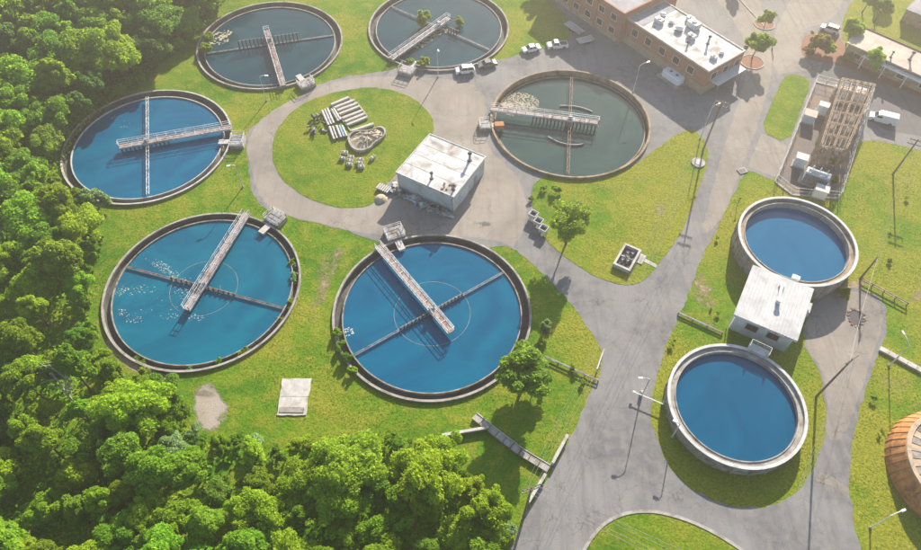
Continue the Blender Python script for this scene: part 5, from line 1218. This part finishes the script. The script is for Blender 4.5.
for px, pr, s, leaf, lab in (((814, 50), SHRUB[0], 1.6, 'leaf_red', 'rust red bush on the tip of the mulch island'), ((806, 55), SHRUB[2], 1.0, 'leaf_red', 'smaller orange red bush at the road corner'), ((826, 53), SHRUB[3], 1.1, 'leaf_olive', 'green bush beside the rust red bush'), ((846, 62), SHRUB[1], .8, 'leaf_olive', 'low green bush in the mulch bed'),
                             ((209, 42), SHRUB[0], 1.0, 'leaf_olive', 'upper of the two bushes inside the rim of the top left tank'), ((207, 52), SHRUB[2], 1.0, 'leaf_lime', 'lower of the two bushes inside the rim of the top left tank'),
                             ((424, 24), SHRUB[1], 1.25, 'leaf_olive', 'bush growing against the bridge in the top edge tank'), ((459, 24), SHRUB[3], .8, 'leaf_olive', 'small bush beyond the bridge in the top edge tank'), ((425, 66), SHRUB[0], .9, 'leaf_lime', 'bright bush at the rim of the top edge tank beside its inlet box'), ((411, 63), SHRUB[1], .6, 'leaf_olive', 'small bush left of the inlet box of the top edge tank'),
                             ((543, 190), SHRUB[3], .45, 'leaf_lime', 'bright shrub under the rim of the tan walled tank, left one'), ((556, 192), SHRUB[1], .6, 'leaf_lime', 'bright shrub under the rim of the tan walled tank, right one'), ((531, 200), SHRUB[2], .4, 'leaf_olive', 'small shrub at the corner of the lawn by the yard'),
                             ((338, 335), SHRUB[0], .55, 'leaf_bright', 'uppermost shrub along the left rim of the large blue tank'), ((341, 348), SHRUB[2], .6, 'leaf_bright', 'second shrub along the left rim of the large blue tank'), ((346, 360), SHRUB[3], .62, 'leaf_mid', 'third shrub along the left rim of the large blue tank'), ((353, 372), SHRUB[1], .5, 'leaf_bright', 'lowest shrub along the left rim of the large blue tank'),
                             ((100, 206), SHRUB[1], 1.5, 'leaf_sage', 'pale grey green bush between the two left tanks'), ((83, 204), SHRUB[0], 1.3, 'leaf_bright', 'bright bush at the lower rim of the leftmost tank'), ((833, 183), SHRUB[2], .6, 'leaf_yellow', 'small yellow weed bush by the right substation fence'), ((834, 165), SHRUB[0], .7, 'leaf_yellow', 'yellow weed bush beside the steel gantry'), ((840, 297), SHRUB[1], .8, 'leaf_yellow', 'yellow weed clump under the tall tank wall'),
                             ((735, -4), SHRUB[3], 1.4, 'leaf_olive', 'olive shrub at the top edge beside the lane'), ((540, 345), SHRUB[0], .4, 'leaf_olive', 'tiny weed clump below the sapling')):
    qq = g(*px); z = 0
    if any((qq.xy - Vector(c)).length < TR for c in (T2, T3)): z = -.3
    plant(pr, (qq.x, qq.y, z), s, leaf, 'garden_bush' if leaf == 'leaf_red' else 'leafy_bush', lab, 'bush')
# weeds along the launder of the teal tank
for i in range(20):
    t = R_(random.uniform(-120, 25)); r = TR - random.uniform(.7, 1.3)
    plant(random.choice(TINY), (T5[0] + r * math.cos(t), T5[1] + r * math.sin(t), -.7), random.uniform(.6, 1.1), random.choice(['leaf_sage', 'leaf_olive', 'leaf_bright']), 'weed_tuft', 'small weed tuft growing in the lower rim channel of the teal tank', 'weed', 'weeds in the rim of the teal tank')
for i in range(22):
    u_ = random.choice([((695, 230), (735, 320)), ((705, 190), (735, 215)), ((660, 390), (690, 340)), ((690, 470), (780, 500)), ((560, 390), (590, 350)), ((880, 190), (915, 270)), ((870, 400), (880, 460))])
    qq = g(random.uniform(u_[0][0], u_[1][0]), random.uniform(u_[0][1], u_[1][1]))
    if pip(np.array([qq.x]), np.array([qq.y]), road)[0]: continue
    if min((qq.xy - Vector(TG)).length - RG, (qq.xy - Vector(TF)).length - RF) < .8: continue
    plant(random.choice(TINY), qq, random.uniform(.4, .9), random.choice(['leaf_olive', 'leaf_yellow', 'leaf_bright']), 'weed_tuft', 'small weed tuft scattered on the rough grass around the raised tanks', 'weed', 'weeds on the rough grass')
# bare dead tree
q = g(76, 404); dt = empty('dead_tree', q, 'bare whitish dead tree standing among the green crowns at left', 'tree')
mb = MB(); rd = random.Random(5)
def branch(p, d, l, r, lvl):
    e = p + d * l; mb.tube(p, e, r, r * .6, 6)
    if lvl == 0: return
    for _ in range(3): branch(p.lerp(e, rd.uniform(.55, 1)), (d + Vector((rd.uniform(-.9, .9), rd.uniform(-.9, .9), rd.uniform(-.1, .6)))).normalized(), l * rd.uniform(.55, .8), r * .55, lvl - 1)
branch(Vector(q), Vector((.05, .0, 1)), 4.6, .26, 4); mb.build('branches', 'bark_pale', dt)

# ---------------------------------------------------------------- grass blades (one uncountable mass)
NG = 420000
gx = rng.uniform(-112, 118, NG); gy = rng.uniform(20, 165, NG)
lim = 60 + (gy - 20) * .38 + 6
keep = (np.abs(gx) < lim) & ~pip(gx, gy, road)
onl = np.zeros(NG, bool)
for l in lawns.values(): onl |= pip(gx, gy, l)
keep |= onl
keep &= ~pip(gx, gy, forest)
for c, r in HOLES: keep &= np.hypot(gx - c[0], gy - c[1]) > r + .2
for c, r in ((TF, RF), (TG, RG), (TD, RD)): keep &= np.hypot(gx - c[0], gy - c[1]) > r + .2
for fr in (fs, fc, fb, fl, fg, ff, fv): keep &= ~pip(gx, gy, [tuple(fr.p(a, b).xy) for a, b in ((-.2, -.2), (fr.L + .2, -.2), (fr.L + .2, fr.D + .2), (-.2, fr.D + .2))])
keep &= ~pip(gx, gy, ppoly(comp, 0)); keep &= ~pip(gx, gy, hs)
for o in [o for o in C.objects if o.name.startswith(('bare_patch', 'mulch_bed'))]:
    co = np.array([v.co[:2] for v in o.data.vertices]); keep &= ~((np.abs(gx - co[:, 0].mean()) < np.ptp(co[:, 0]) * .42) & (np.abs(gy - co[:, 1].mean()) < np.ptp(co[:, 1]) * .42) & (rng.random(NG) < .8))
co = np.array(corners([(282.5, 379), (311.5, 379), (306, 416), (277, 415.5)])); keep &= ~pip(gx, gy, [tuple(p) for p in co])
# patchy growth: thin where the sward is worn
den = .5 + .5 * np.sin(gx * .21 + 1.3 * np.sin(gy * .17)) * np.sin(gy * .26 + 1.1 * np.sin(gx * .13))
keep &= rng.random(NG) < (.2 + .6 * den)
gx, gy, onl, den = gx[keep], gy[keep], onl[keep], den[keep]; n = len(gx)
base = np.stack([gx, gy, np.where(onl, .05, 0.0)], 1); ang = rng.uniform(0, np.pi, n); hgt = (.04 + .10 * rng.random(n) ** 2) * (.7 + .8 * den) * np.where(onl, .75, 1.0); wd = rng.uniform(.05, .13, n)
sd = np.stack([np.cos(ang), np.sin(ang), np.zeros(n)], 1) * wd[:, None]; lean = np.stack([rng.normal(0, .07, n), rng.normal(0, .07, n), hgt], 1)
V = np.stack([base - sd, base + sd, base + lean], 1).reshape(-1, 3)
gm = np_mesh('grass_blades', V, np.arange(3 * n).reshape(n, 3), 'blade')
go = bpy.data.objects.new('grass_blades', gm); C.objects.link(go); tag(go, 'short rough grass growing on the lawns and verges', 'grass', None, 'stuff')

# ---------------------------------------------------------------- labels that would repeat: tell look-alikes apart by their place
from collections import defaultdict
bylab = defaultdict(list)
for o in C.objects:
    if o.parent is None and o.get('label') and o.get('group') in ('trees of the wood', 'shrubs along the wood edge', 'junk heap in front of the shed', 'dark scrap heap on the round lawn', 'weeds in the rim of the teal tank', 'weeds on the rough grass'): bylab[o['label']].append(o)
ORD = ['leftmost', 'second', 'third', 'fourth', 'fifth', 'sixth', 'seventh', 'eighth', 'ninth', 'tenth', 'eleventh', 'twelfth', 'thirteenth', 'fourteenth', 'fifteenth', 'sixteenth', 'seventeenth', 'eighteenth', 'nineteenth', 'twentieth']
for lab, os_ in bylab.items():
    if len(os_) < 2: continue
    os_.sort(key=lambda o: to_px(o.location.x, o.location.y)[0])
    for i, o in enumerate(os_[:20]): o['label'] = lab + (', leftmost one' if i == 0 else ', rightmost one' if i == len(os_) - 1 else f', {ORD[i]} from left')

# ---------------------------------------------------------------- haze
hz = MB().box((0, 200, 50.3), (1040, 1040, 102.6)).build('haze', 'concrete')
hm = bpy.data.materials.new('haze_air'); hm.use_nodes = True; hn = hm.node_tree; hn.nodes.clear()
ho = hn.nodes.new('ShaderNodeOutputMaterial'); pv = hn.nodes.new('ShaderNodeVolumePrincipled')
pv.inputs['Color'].default_value = (1.0, .93, .83, 1); pv.inputs['Density'].default_value = .0010; pv.inputs['Anisotropy'].default_value = .66
hn.links.new(pv.outputs[0], ho.inputs['Volume'])
hz.data.materials.clear(); hz.data.materials.append(hm)
tag(hz, 'warm sunlit haze in the air over the plant', 'haze', None, 'stuff')
